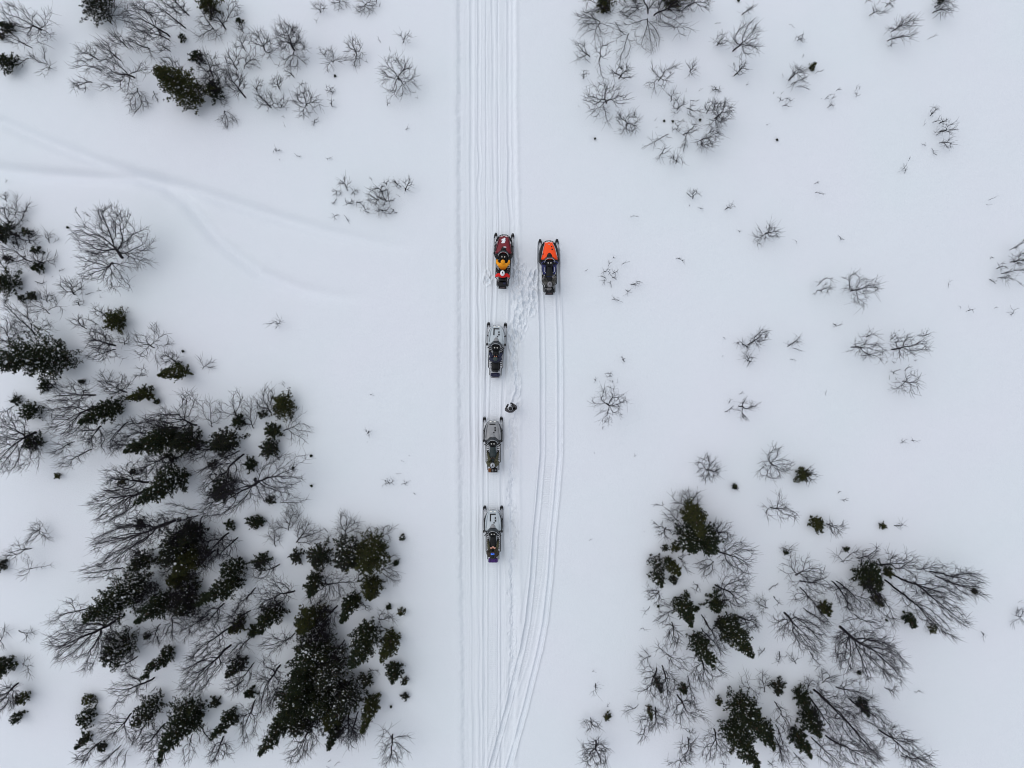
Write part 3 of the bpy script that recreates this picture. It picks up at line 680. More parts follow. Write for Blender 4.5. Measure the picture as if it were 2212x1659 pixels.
# ---------------------------------------------------------------- plants
def sizeof(n, a): pass
def dens_tubes(P0, P1, R0, R1, k, phase=0.0):
    """prisms P0->P1, vectorised"""
    D = P1 - P0; L = np.linalg.norm(D, axis=1, keepdims=True) + 1e-9; D = D / L
    ref = np.where(np.abs(D[:, 2:3]) > .8, np.array([[1., 0, 0]]), np.array([[0, 0, 1.]]))
    A = np.cross(D, ref); A /= np.linalg.norm(A, axis=1, keepdims=True); B = np.cross(D, A)
    ang = 2 * math.pi * np.arange(k) / k + phase
    ca, sa = np.cos(ang)[None, :, None], np.sin(ang)[None, :, None]
    ring = A[:, None] * ca + B[:, None] * sa
    P0 = P0 - D * R0[:, None] * .4
    V = np.concatenate([P0[:, None] + ring * R0[:, None, None], P1[:, None] + ring * R1[:, None, None]], 1).reshape(-1, 3)
    n = len(P0); b = (np.arange(n) * 2 * k)[:, None]; j = np.arange(k); j2 = (j + 1) % k
    F = np.stack([b + j, b + j2, b + k + j2, b + k + j], -1).reshape(-1, 4)
    cap = (b + k + j)
    return V, F, cap

def grow(base, lobes, h, rng, step, dens, zfun):
    """space colonisation of the crown volumes; returns nodes, parent"""
    A = []
    bu, bv, b3 = base
    for (fu, fv, w_) in lobes:
        L = math.hypot(fu - bu, fv - bv); area = math.pi * (L * .5) * (w_ * .5) / PPM ** 2
        n = max(4, int(area * dens)); dx, dy = (fu - bu) / L, (fv - bv) / L; nx, ny = -dy, dx
        t = rng.random(n * 3); s = rng.uniform(-1, 1, n * 3)
        rr = ((t - .54) / .46) ** 2 + s ** 2; ok = (rr < 1) & (rng.random(n * 3) < .45 + .55 * np.maximum(rr, t)); t = t[ok][:n]; s = s[ok][:n]
        U = bu + dx * L * t + nx * s * w_ / 2; V = bv + dy * L * t + ny * s * w_ / 2
        g = zfun(dx, dy, t)
        Z = h * g * (.22 + .48 * t + .30 * rng.random(len(t))) * (1 - .25 * s * s); Z = np.maximum(Z, .04)
        k = (H - Z) / H / PPM
        A.append(np.stack([(U - CX) * k, (CY - V) * k, Z], 1))
    A = np.concatenate(A)
    an = np.arctan2(A[:, 1] - b3[1], A[:, 0] - b3[0]); rr_ = np.hypot(A[:, 0] - b3[0], A[:, 1] - b3[1]); ph = rng.random(4) * 6.28
    wv = .5 * np.sin(5 * an + ph[0]) + .35 * np.sin(9 * an + ph[1]) + .3 * np.sin(14 * an + ph[2]) + .25 * np.sin(rr_ * 7 + ph[3])
    kp = wv + rng.normal(0, .35, len(A)) > -.32
    if kp.sum() > 3: A = A[kp]
    N = [b3 + np.array([0, 0, -.12]), b3 + np.array([0, 0, .03])]; par = [-1, 0]
    nodes = np.zeros((4200, 3)); nodes[0] = N[0]; nodes[1] = N[1]; cnt = 2; parent = np.full(4200, -1, int); parent[1] = 0
    nearest = np.ones(len(A), int); nd = np.linalg.norm(A - nodes[1], axis=1); alive = np.ones(len(A), bool); nch = np.zeros(4200, int)
    last = np.zeros((4200, 3)); last[1] = (0, 0, 1)
    for it in range(90):
        if not alive.any() or cnt > 4100: break
        idx = nearest[alive]; dirs = A[alive] - nodes[idx]; dirs /= (np.linalg.norm(dirs, axis=1, keepdims=True) + 1e-9)
        sumd = np.zeros((cnt, 3)); np.add.at(sumd, idx, dirs); grow_i = np.unique(idx)
        new = []
        for i in grow_i:
            d = sumd[i]; m = np.linalg.norm(d)
            if m < 1e-6: continue
            o3 = nodes[i] - b3; o3 = o3 / (np.linalg.norm(o3) + .3); d = d / m + rng.normal(0, .13, 3) + last[i] * .40 + o3 * .35 + np.array([0, 0, .22]); d /= np.linalg.norm(d)
            if nch[i] >= 3: continue
            new.append((i, nodes[i] + d * step, d))
        if not new: break
        for i, p, d in new:
            if cnt >= 4199: break
            nodes[cnt] = p; parent[cnt] = i; last[cnt] = d; nch[i] += 1
            dd = np.linalg.norm(A - p, axis=1); q = dd < nd; nearest[q] = cnt; nd[q] = dd[q]; cnt += 1
        alive &= nd > step * 1.25
        # attractors whose nearest node is saturated get dropped
        alive &= ~(nch[nearest] >= 3)
    return nodes[:cnt], parent[:cnt], last[:cnt]

def plant_heights(bu, bv, pts):
    """height from how far the tips lean away from the point below the camera"""
    r0 = np.array([bu - CX, CY - bv]); n0 = np.dot(r0, r0)
    best = 0
    for fu, fv in pts:
        f = np.array([fu - CX, CY - fv]); r = np.dot(f, r0) / max(n0, 1)
        if r > 1: best = max(best, H * (1 - 1 / r))
    return best

STATS = []
def bare(i, j, bx, by, lobes, seed):
    bu, bv = 553 * i + bx / 4, 414.8 * j + by / 4
    L = []
    for lb in lobes:
        fx, fy, w_ = lb[:3]; L.append((553 * i + fx / 4, 414.8 * j + fy / 4, max(w_ / 4, 2.0)))
    if len(lobes[0]) > 3:     # crown spreads behind the base as well
        k = lobes[0][3]; f = L[0]; L.append((bu - (f[0] - bu) * k - .01, bv - (f[1] - bv) * k - .01, f[2] * .9))
        if k >= .3 and f[2] > 10:
            d = Vector((f[0] - bu, f[1] - bv)); n = Vector((-d.y, d.x)).normalized() if d.length > 0 else Vector((1, 0))
            for s in (-1, 1): L.append((bu + n.x * s * f[2] * .5, bv + n.y * s * f[2] * .5, f[2] * .6))
    L = [(a, b, c) if math.hypot(a - bu, b - bv) > 2 else (a + 2.5, b - 2.5, c) for a, b, c in L]
    us = [l[0] for l in L] + [bu]; vs = [l[1] for l in L] + [bv]
    ext = max(max(us) - min(us), max(vs) - min(vs), max(l[2] for l in L)) / PPM
    hr = plant_heights(bu, bv, [(l[0], l[1]) for l in L])
    h = float(np.clip(hr * .9, .42 * ext, 1.5 * ext)); h = min(max(h, .12), 6.8)
    rng = np.random.default_rng(seed)
    r0 = np.array([bu - CX, CY - bv]); r0 = r0 / max(np.linalg.norm(r0), 1)
    def zfun(dx, dy, t): return float(np.clip(.72 + .42 * (dx * r0[0] - dy * r0[1]), .35, 1.0))
    b3 = np.array([(bu - CX) / PPM, (CY - bv) / PPM, 0.0])
    step = .125 if ext > 1.6 else (.095 if ext > .7 else .06)
    dens = 85 if ext > 1.6 else (105 if ext > .7 else 200)
    nodes, par, last = grow((bu, bv, b3), L, h, rng, step, dens, zfun)
    n = len(nodes)
    # side twigs
    tw0, tw1, tw2 = [], [], []
    kids = np.bincount(par[par >= 0], minlength=n)
    cand = np.arange(2, n); prob = .95 if ext > .7 else .6
    sel = cand[rng.random(len(cand)) < prob]; reps = np.repeat(sel, 2 if ext > 1.6 else (3 if ext > .7 else 2))
    D = last[reps]; R = rng.normal(0, 1, D.shape); R -= D * (R * D).sum(1, keepdims=True); R /= np.linalg.norm(R, axis=1, keepdims=True)
    ln = rng.uniform(.09, .32, len(reps)) * (1.0 if ext > 1.2 else (.85 if ext > .6 else .5))
    T0 = nodes[reps]; d1 = D * .85 + R * .55 + np.array([0, 0, .38]); d1 /= np.linalg.norm(d1, axis=1, keepdims=True); T1 = T0 + d1 * ln[:, None]
    R2 = rng.normal(0, .35, D.shape); T2 = T1 + (d1 + R2 + D * .25 + np.array([0, 0, .2])) * ln[:, None] * .7
    # pipe model radii
    tips = np.ones(n); order = np.arange(n)[::-1]
    acc = np.where(kids == 0, 1.0, 0.0)
    for q in order:
        if par[q] >= 0: acc[par[q]] += acc[q]
    r_t = .0066 if ext > 1.2 else .0074
    rad = r_t * np.maximum(acc, 1) ** (1 / (2.15 if ext > 1.6 else 1.95)); rad = np.minimum(rad, .085)
    big = ext > 1.5
    idx = np.arange(1, n); pr = par[idx]
    R1 = rad[idx]; R0 = np.minimum(rad[pr], R1 * 1.35)
    thick = R1 > (.019 if big else 99)
    allz = T2[:, 2].min() if len(T2) else 0
    if big:
        root = empty('leafless_birch', (b3[0], b3[1], 0))
        off = np.array([b3[0], b3[1], 0])
        V, F, c = dens_tubes(nodes[pr][thick] - off, nodes[idx][thick] - off, R0[thick], R1[thick], 6)
        if thick.any(): np_mesh('trunk', V, [(F, 0)], [M['bark']], root, True)
        th = ~thick
        V1, F1, c1 = dens_tubes(nodes[pr][th] - off, nodes[idx][th] - off, R0[th], R1[th], 4)
        V2, F2, c2 = dens_tubes(T0 - off, T1 - off, np.full(len(T0), .0062), np.full(len(T0), .0050), 3)
        V3, F3, c3 = dens_tubes(T1 - off, T2 - off, np.full(len(T0), .0050), np.full(len(T0), .0028), 3)
        np_mesh('branches', np.concatenate([V1, V2, V3]), [(F1, 0), (F2 + len(V1), 0), (F3 + len(V1) + len(V2), 0)], [M['twig']], root)
        kind = 'tree'
    else:
        off = np.array([b3[0], b3[1], 0])
        V1, F1, c1 = dens_tubes(nodes[pr] - off, nodes[idx] - off, R0, R1, 5 if ext > .7 else 4)
        V2, F2, c2 = dens_tubes(T0 - off, T1 - off, np.full(len(T0), .0062), np.full(len(T0), .0052), 3)
        V3, F3, c3 = dens_tubes(T1 - off, T2 - off, np.full(len(T0), .0052), np.full(len(T0), .0032), 3)
        nm = 'leafless_shrub' if ext > .5 else 'bare_twig'
        root = np_mesh(nm, np.concatenate([V1, V2, V3]), [(F1, 0), (F2 + len(V1), 0), (F3 + len(V1) + len(V2), 0)], [M['twig']])
        root.location = (b3[0], b3[1], 0); kind = 'shrub' if ext > .5 else 'twig'
    cu, cv = np.mean(us), np.mean(vs)
    STATS.append(dict(o=root, kind=kind, u=float(cu), v=float(cv), ext=ext, h=h))
    if ext > .8: WELLS.append((b3[0], b3[1], .22 + .10 * ext, .05))
    return root

def conifer(i, j, bx, by, tx, ty, w_, snow, tone, seed):
    bu, bv = 553 * i + bx / 4, 414.8 * j + by / 4; tu, tv = 553 * i + tx / 4, 414.8 * j + ty / 4
    R = w_ * (1.16 if w_ > 40 else .8) / 8 / PPM; rng = np.random.default_rng(seed)
    h = plant_heights(bu, bv, [(tu, tv)]); h = float(np.clip(h, 1.15 * R * 2 if R < .5 else 2.0 * R, 7.0)); h = max(h, .28 if R > .1 else .14)
    r0 = math.hypot(bu - CX, bv - CY)
    x0, y0 = (bu - CX) / PPM, (CY - bv) / PPM
    ax, ay = g2w(tu, tv, h)
    lim = .22 * h + .1; lx, ly = ax - x0, ay - y0; ll = math.hypot(lx, ly)
    if ll > lim: lx, ly = lx * lim / ll, ly * lim / ll
    root = empty('snowy_conifer' if snow >= .35 else 'conifer', (x0, y0, 0))
    # trunk
    nseg = 8; ts = np.linspace(0, 1, nseg + 1); C = np.stack([lx * ts ** 1.3, ly * ts ** 1.3, -.1 + (h + .1) * ts], 1)
    C[1:-1, :2] += rng.normal(0, .015 * h, (nseg - 1, 2))
    tr = np.interp(ts, [0, 1], [.035 + .016 * h, .008])
    V, F, _ = dens_tubes(C[:-1], C[1:], tr[:-1], tr[1:], 7)
    # boughs
    B0, B1, tuft, tdir, tlen = [], [], [], [], []
    nw = max(4, int(h / .17)); 
    lop = rng.uniform(.75, 1.2, 7)
    for q in range(nw):
        t = (q + rng.random() * .6) / nw * .97 + .04; t = min(t, .985)
        env = (1 - t) ** .75 if t > .22 else (.70 + 1.0 * t)
        env = max(env, .08)
        c = np.array([np.interp(t, ts, C[:, k]) for k in range(3)])
        nb = int(rng.integers(6, 10)) if R > .35 else int(rng.integers(4, 7)); a0 = rng.random() * 6.28
        for b in range(nb):
            a = a0 + 6.283 * b / nb + rng.normal(0, .22)
            ln = R * env * rng.uniform(.5, 1.38) * lop[int((a % 6.283) / 6.283 * 7) % 7]; ln = max(ln, .06 if R > .1 else .03)
            d = np.array([math.cos(a), math.sin(a), rng.uniform(-.15, .35) + .5 * t]); d /= np.linalg.norm(d)
            e = c + d * ln; mid = (c + e) / 2 + np.array([0, 0, -.05 * ln]); B0 += [c, mid]; B1 += [mid, e]
            m = max(2, int(ln / .062)); f = np.linspace(.30 if ln > .3 else .5, 1.0, m)
            for ff in f:
                sp = ln * .16 * (1.15 - ff) + .015
                for _ in range(2 if ff < .9 else 1):
                    tuft.append(c + (e - c) * ff + rng.normal(0, 1, 3) * [sp, sp, sp * .5]); dd = d + rng.normal(0, .55, 3) + [0, 0, .25]; tdir.append(dd / np.linalg.norm(dd))
                    tlen.append(rng.uniform(.8, 1.25))
    for _ in range(4): tuft.append(C[-1] + rng.normal(0, .02, 3)); tdir.append([0, 0, 1.]); tlen.append(1.0)
    B0, B1 = np.array(B0), np.array(B1)
    Vb, Fb, _ = dens_tubes(B0, B1, np.full(len(B0), .014), np.full(len(B0), .008), 4)
    np_mesh('trunk', np.concatenate([V, Vb]), [(F, 0), (Fb + len(V), 0)], [M['pinebark']], root, True)
    P = np.array(tuft); D = np.array(tdir); TL = np.array(tlen); n = len(P); nbld = 12 if R > .25 else (9 if R > .12 else 5)
    D = np.repeat(D, nbld, 0); Pp = np.repeat(P, nbld, 0); K = np.repeat(TL, nbld)
    rr = rng.normal(0, .62, D.shape); dd = D + rr; dd /= np.linalg.norm(dd, axis=1, keepdims=True)
    side = np.cross(dd, rng.normal(0, 1, dd.shape)); side /= np.linalg.norm(side, axis=1, keepdims=True)
    BL = (.092 if R > .2 else .11 if R > .1 else .055) * K * rng.uniform(.6, 1.6, len(K)); W = .0115
    base_ = Pp - dd * .02; a = base_ - side * W * .5; b = base_ + side * W * .5; mid1 = base_ + dd * BL[:, None] * .6 + side * W; mid2 = base_ + dd * BL[:, None] * .6 - side * W; tip = base_ + dd * BL[:, None]
    VV = np.stack([a, b, mid1, tip, mid2], 1).reshape(-1, 3); FF = (np.arange(len(a)) * 5)[:, None] + np.arange(5)
    pr = {0: (.85, .10, .05), 1: (.25, .70, .05), 2: (.40, .10, .50)}[tone]
    # clump by clump variation, not needle by needle
    mi = np.repeat(rng.choice(3, n, p=pr), nbld)
    crown = np_mesh('crown', VV, [(FF, mi)], [M['needle'], M['needle2'], M['needle3']], root)
    if snow > 0:
        q = rng.random(n) < snow * (.14 + .42 * (1 - np.clip(P[:, 2] / h, 0, 1))); Q = P[q]
        if len(Q):
            Q = Q + [0, 0, .035]; m = len(Q); k = 6; s = rng.uniform(.020, .050, (m, 1)) * np.where(rng.random((m, 1)) < .12, 1.9, 1.0); ang = (rng.random((m, 1)) + np.arange(k) / k) * 6.283
            ex = rng.uniform(.7, 1.5, (m, 1)); rj = rng.uniform(.6, 1.25, (m, k))
            ring = np.stack([np.cos(ang) * s * ex * rj, np.sin(ang) * s * rj, rng.normal(0, .006, (m, k))], -1) + Q[:, None]
            top = Q[:, None] + np.array([0, 0, 1.]) * (s * .55)[:, :, None]; bot = Q[:, None] - np.array([0, 0, 1.]) * (s * .4)[:, :, None]
            VS = np.concatenate([ring, top, bot], 1).reshape(-1, 3); b_ = (np.arange(m) * (k + 2))[:, None]; jj = np.arange(k); j2 = (jj + 1) % k
            F1 = np.stack([b_ + jj, b_ + j2, np.broadcast_to(b_ + k, (m, k))], -1).reshape(-1, 3); F2 = np.stack([b_ + j2, b_ + jj, np.broadcast_to(b_ + k + 1, (m, k))], -1).reshape(-1, 3)
            sc = np_mesh('snow_clumps', VS, [(F1, 0), (F2, 0)], [M['snowclump']], crown, True); tag(sc, kind='stuff')
    STATS.append(dict(o=root, kind='conifer', u=(bu + tu) / 2, v=(bv + tv) / 2, ext=2 * R, h=h, snow=snow, tone=tone))
    WELLS.append((x0, y0, R * .9 + .12, .05 + .10 * R))
    return root
# ---------------------------------------------------------------- survey of the plants
# region column,row : base x y / crown lobes (far x, far y, width[, share behind the base])
BARE = {
(0, 0): """350 255/20 70 200;300 380 220;450 90 110;460 330 110
270 410/0 290 100
245 505/150 560 60
400 530/365 370 26
440 590/350 590 110 .15
340 540/240 465 40
1460 310/1060 80 230;1400 420 60
1460 345/1110 240 130
1320 140/1160 10 80
1600 240/1300 20 190
1630 130/1460 -20 120
1100 410/950 290 100
1290 420/1110 350 110;1320 500 60
1470 440/1340 370 80
840 510/680 420 130
1040 520/860 360 110
870 610/620 550 100
790 710/630 740 100
1160 670/830 540 190;1270 580 150;1050 780 140;950 700 120
980 750/860 760 60
1190 765/1180 970 150;1290 920 50
1330 790/1350 870 50
1840 240/1740 130 120
1840 245/1710 310 90;1890 340 90
1950 250/1840 90 100
1960 180/2050 20 110
2110 290/2060 200 50
2120 440/2060 310 120
1570 640/1410 520 130
1840 660/1760 470 160;1900 560 120
2050 600/1960 470 120
2110 590/2190 490 140
2120 840/1960 620 140
1900 800/1790 660 180
1940 960/2020 1100 130
1895 860/1970 880 90
52 1580/60 1555 40
960 200/1060 -50 170;1000 230 60""",
(1, 0): """75 430/0 280 170;150 400 120;100 500 90
330 430/230 200 210;350 230 100;190 380 110;420 380 110
325 450/330 590 190
560 110/550 30 100
522 200/512 165 30
725 10/740 75 110 .4
950 40/950 118 150 .4
1040 30/1060 -30 40
1070 62/1070 28 18
600 490/600 410 100
665 545/600 570 70;660 450 40;790 490 50
870 470/830 350 130 .2
870 480/850 580 80
1165 450/1165 415 40
1275 370/1300 300 110
1080 372/1056 330 18
1235 690/1190 500 300 .75
1140 920/1120 870 50
1402 852/1385 840 16
968 543/935 520 14
200 580/195 550 50
330 670/250 610 60
205 770/180 670 100
395 740/395 715 55 .3
130 930/40 800 140 .1
10 790/20 700 90
225 930/220 860 100 .2
440 910/370 800 170;550 890 100;400 1010 100
510 1035/500 1080 60 .2
655 910/650 870 35 .3
640 790/650 740 80 .3
650 810/640 800 40
630 630/610 600 24
250 1020/230 1005 36
258 1100/240 1080 12
175 1300/190 1275 55 .3
205 1385/205 1368 18
355 1355/360 1335 36 .3
620 1382/620 1366 55
1290 1122/1335 1100 14
795 1650/740 1540 80
830 1680/870 1640 70
700 1650/650 1660 50;730 1690 60
1080 1645/1070 1600 90 .4
1130 1602/1130 1540 46
1220 1600/1240 1580 85 .4
1290 1650/1330 1550 70
1003 1562/985 1530 26""",
(1, 1): """700 60/650 120 36
815 100/810 60 80 .3
890 90/890 70 56 .3
945 150/940 165 80 .3
1060 70/970 20 110 .3
1130 80/1080 -10 110 .3
1095 160/1092 190 90 .4
1190 150/1180 190 85 .2
1245 40/1230 36 22
720 200/665 215 44
760 200/805 265 16
175 1140/110 1146 8;220 1105 8;175 1200 8
250 1655/240 1640 20""",
(2, 0): """790 110/640 -20 190;880 60 110;800 -30 120
900 50/905 -30 16
1090 80/930 10 180;950 130 80
1170 165/1180 450 200;1070 380 120;960 210 110;1250 370 120
1175 110/1150 -60 230
1230 130/1540 -30 230;1460 170 160;1500 60 150
1400 260/1545 240 100;1180 170 50
1500 60/1700 20 140
760 190/570 150 120
760 200/610 320 170;720 350 90;890 270 110
890 195/960 285 40
1010 290/930 530 130;860 360 60
670 490/550 360 60;550 510 50
750 530/790 380 120;755 700 18;820 690 20
925 680/990 560 90;875 610 55;1045 640 50
620 680/625 610 56 .15
815 890/700 740 190;890 740 180;630 850 130;990 830 120;820 1100 60;700 1000 100
985 1080/1070 990 140;920 990 90;950 1160 60;1060 1130 60
1265 700/1290 575 180;1410 570 90;1150 740 80;1360 740 90;1205 815 26
1535 620/1590 530 80;1560 650 80
1770 395/1840 310 100
1910 440/2110 190 170;2150 400 110;2000 550 14;1910 340 46
1920 655/2015 565 80
1915 572/1908 535 46
1985 130/2080 70 40
1752 206/1800 197 10
1760 770/1755 795 85 .5
2020 737/2055 732 20
1370 880/1400 790 50
1430 950/1450 850 100;1390 970 60;1450 990 50
1500 797/1512 775 10
1612 788/1630 772 14
1512 940/1590 905 40;1550 1010 40;1650 975 26
1540 870/1600 880 30
1680 980/1740 880 100
1750 1025/1860 900 170;1770 1110 110;1880 1020 80
1420 1120/1440 1080 80 .4
1228 1040/1270 1042 6
1440 1050/1490 1050 26 .3
1480 1165/1610 1090 60;1565 1070 12;1500 1230 16
1350 1160/1120 1285 44;1355 1205 18;1250 1140 20
1630 1215/1790 1150 100;1720 1270 80;1600 1260 60
1300 1320/1330 1280 70;1260 1380 36
1415 1415/1460 1250 18;1370 1335 30;1480 1370 30
1490 1250/1480 1300 60 .3
1365 1418/1365 1385 12
582 925/566 922 10
1242 1102/1255 1090 8
2195 1080/2215 1070 18""",
(3, 0): """840 25/885 -8 46
945 38/970 5 26
1015 58/1090 -5 76
880 130/1015 88 50;940 75 40
1430 105/1595 50 100
1440 60/1545 -15 100
1510 135/1490 115 26
1075 268/1260 160 90;1050 240 30
1040 350/1160 300 60;1290 285 70
1060 390/1045 370 56 .3
1380 340/1445 313 8
255 352/320 345 30;240 310 30;300 300 26
180 216/215 208 26
296 496/300 460 20
180 690/330 610 60;260 580 30
205 725/330 675 44;215 755 20
240 752/370 765 18
410 636/455 608 30
125 668/128 645 30
110 815/118 795 16
46 812/50 800 14
95 880/105 845 44;130 860 20
120 918/185 920 40
150 850/212 870 26
490 860/535 815 36
540 862/582 820 16
588 785/626 762 8
515 930/560 900 36
460 852/475 846 18
755 782/770 735 12
785 775/790 735 8
760 835/775 805 44
1402 1000/1460 918 52
1422 1060/1485 1030 36
1480 1065/1550 1035 46
1482 1140/1615 1105 76
1455 1165/1475 1130 60 .2
1480 1235/1590 1240 76
1345 1085/1350 1062 26
1355 1258/1360 1240 46 .4
1412 1280/1440 1335 34
1213 1388/1230 1348 10
1180 1495/1190 1430 44
400 1588/452 1568 14""",
(0, 1): """60 80/20 0 80
135 220/145 40 60;90 130 60;215 160 60
185 250/270 90 50
190 243/260 245 24
100 290/10 140 110;60 200 70
110 320/170 250 100
430 440/395 340 50;450 370 40
465 440/530 402 18
260 440/330 370 120;130 390 60
265 600/0 500 130;130 420 60
380 610/300 530 90;220 620 60
385 603/480 560 110
80 700/-20 560 120
515 690/490 675 24;540 680 20
305 775/395 795 24
450 735/462 722 18
1055 565/650 330 250;900 110 260;1320 340 220;1070 140 160;1340 620 70;760 430 120
975 615/680 560 130;690 740 140;980 850 170;1120 830 110;1230 650 70
645 885/520 790 90;600 770 90;700 800 80
690 980/640 930 60;720 930 60
700 222/645 145 18
785 215/718 172 18
880 855/850 830 36
865 912/890 905 20
740 890/800 860 20
745 1180/625 1100 80;690 1085 50
855 1150/750 1100 50
930 1085/820 1010 80;940 1010 40
1080 1060/1095 985 80
410 950/350 850 80;470 890 70
425 1050/240 950 120;545 975 90
258 1115/240 960 60
310 1235/20 940 110;130 1090 170;400 1090 180;460 1150 90
110 1330/-10 1100 180;140 1200 80;-20 1330 110
990 1325/760 1200 130;760 1310 110;960 1260 60
990 1360/740 1430 110;1060 1440 24;900 1440 60
1080 1320/1030 1250 50;1130 1250 50
1330 1345/1160 1240 120;1170 1390 120;1430 1210 130
1345 1385/1370 1500 14
1340 1222/1332 1130 56
1440 1322/1455 1260 46;1495 1310 18
1515 1465/1390 1420 80;1480 1380 60;1540 1410 40
1752 1530/1738 1440 36;1850 1470 56
1250 1585/1130 1610 26;1200 1515 70
930 1655/890 1560 120
1055 1655/1060 1570 80""",
(2, 1): """1560 55/1530 0 50;1600 -10 60;1570 10 50
1530 125/1540 110 24
1605 135/1645 150 26
1840 150/1912 108 44
1025 216/1075 200 14
872 572/880 555 36 .3
832 640/828 600 24;858 620 16
945 630/990 605 16
800 690/850 685 60 .2
870 705/915 682 40
800 740/785 715 50 .2
870 742/890 728 60 .2
795 755/805 795 46
848 770/852 812 36
630 684/650 680 14
1026 800/1100 795 36
1070 770/1140 780 16
980 845/1010 870 40
880 925/885 905 50 .4
898 930/945 950 18
1418 572/1502 600 24
1965 345/1972 325 34 .3
2190 355/2110 440 70;2290 340 120;2210 400 90;2130 350 50
1825 1255/1860 1270 30
1990 1320/1955 1280 60;2050 1350 50
2040 1320/2195 1200 90;2190 1260 60
2035 1460/2080 1430 50;2070 1478 46;1985 1385 36;2010 1420 50
965 1455/980 1428 46 .3
845 1590/850 1570 56 .4
720 1628/730 1612 46 .4
865 1645/870 1630 36
905 1650/912 1638 14
1815 1420/1825 1408 16""",
(3, 1): """245 442/245 398 26
605 378/640 420 12
410 5/490 25 7
1905 70/1990 44 6
1888 108/1912 116 12
425 810/500 720 36;550 735 24
425 850/550 800 50;540 880 26;385 880 36
715 855/720 700 110;960 770 110;940 835 110;820 990 90;655 850 60
2090 500/2215 430 34
1925 560/1945 585 40 .4
1975 662/2055 630 56
2100 605/2260 550 90;2270 620 50
2020 705/2260 660 90
1910 755/1960 790 30
1990 742/2110 745 56
2140 760/2190 805 18
1558 825/1545 780 9;1572 765 9
1710 1030/1780 1018 34
1645 985/1670 995 18
1950 1005/1985 990 24
2095 1060/2145 1010 46 .2
560 1140/620 1155 34
560 1165/570 1172 16
170 1335/265 1265 46;160 1300 26
222 1350/285 1370 24
195 1445/230 1440 32
850 1250/880 1200 60;940 1238 26;810 1252 20
720 1340/860 1280 70;1015 1365 100;970 1440 50;690 1370 26
845 1420/840 1400 70 .3
1125 1200/1155 1168 18
1055 1278/1110 1230 56;1090 1220 30
1090 1305/1150 1265 36
1070 1360/1260 1240 90;1385 1350 110;1180 1440 66;1240 1390 60;1380 1300 60
1290 1237/1388 1235 36
1012 1482/1022 1450 9
1068 1462/1100 1480 10
1255 1450/1305 1465 9
1080 1572/1055 1550 26;1135 1535 46
1175 1545/1240 1490 18
1165 1635/1280 1570 76;1325 1645 76;1240 1735 100;1070 1710 70
1045 1620/1055 1605 34
1100 1622/1110 1608 34""",
(0, 2): """135 180/160 80 80;190 100 50
120 190/0 270 50
300 420/-100 440 250;-60 720 300;0 300 180;330 700 120;180 760 130
820 95/400 150 120;430 30 130;700 20 100
860 190/400 230 160;430 400 220;560 460 140
870 365/830 570 150;700 470 130
1100 332/930 600 130;910 450 90
640 500/440 590 90
790 565/490 720 110
1280 420/1100 330 110;1060 460 100
1690 355/1600 60 160;1240 310 160;1500 250 120
1830 370/1790 130 160;1900 220 120
2060 300/2050 60 130;1900 150 130
2190 380/2170 110 120;2100 260 90
1090 70/1040 -10 140;880 -10 110
1460 340/1250 320 70;1400 210 90
1460 612/1230 770 170;1240 680 90
1280 847/900 780 190;880 900 180;1080 690 160;1200 720 90
1300 900/770 1040 180;830 1190 180;950 1180 150;1060 1000 120
2060 580/1820 650 110;1700 760 100
2100 610/1750 1000 260;1850 780 110
1690 1085/1430 1030 50
2205 820/1750 1130 240;2640 610 170;2600 810 200;2500 960 170;2280 1020 150;2400 680 120
1130 1243/960 1215 34
1500 1182/780 1400 210;1000 1230 150;850 1570 170;1150 1350 150
1700 1140/1350 1150 110;1500 1290 120
1745 1150/1720 1380 100
1970 1290/1740 1510 180
1050 1590/700 1640 140
345 1252/235 1350 60;350 1192 50;430 1335 60;270 1240 60
270 1420/20 1500 90;120 1370 70
290 1590/170 1650 80;230 1500 60;480 1548 20
1205 1110/1200 1080 60 .5
1240 330/1100 350 50
1830 560/1620 640 120;1700 520 90
1700 1260/1480 1420 170;1560 1300 120
1850 1440/1640 1620 180
1600 1560/1400 1640 150;1450 1520 100
2050 1330/1880 1480 150
1560 620/1380 700 120
1180 520/1000 480 70;960 540 90""",
(1, 2): """130 250/90 40 110;20 130 100
250 25/240 -10 30
240 402/400 215 90;490 400 110;440 500 76;330 340 70
210 1020/460 1000 90;380 1045 56
280 1262/310 1080 100;200 1190 90;380 1090 60
350 1365/440 1180 130;570 1260 120;480 1310 100
170 1400/190 1290 80;130 1190 90
200 1560/-50 1640 170
770 1310/740 1090 90;900 1190 90;680 1240 70;820 1160 60
940 1295/995 1220 34
1080 1315/1185 1215 70;1180 1350 50
1090 1600/1215 1480 100;1240 1640 90
640 1370/620 1270 56
985 92/1010 88 16
975 405/945 402 16;1000 404 16;975 445 40
962 502/960 490 7
1145 852/1150 825 80 .4
1258 865/1312 850 26
1358 940/1380 948 16
1210 775/1240 772 10
1322 620/1335 610 8
1256 664/1268 660 12
1090 885/1098 870 14""",
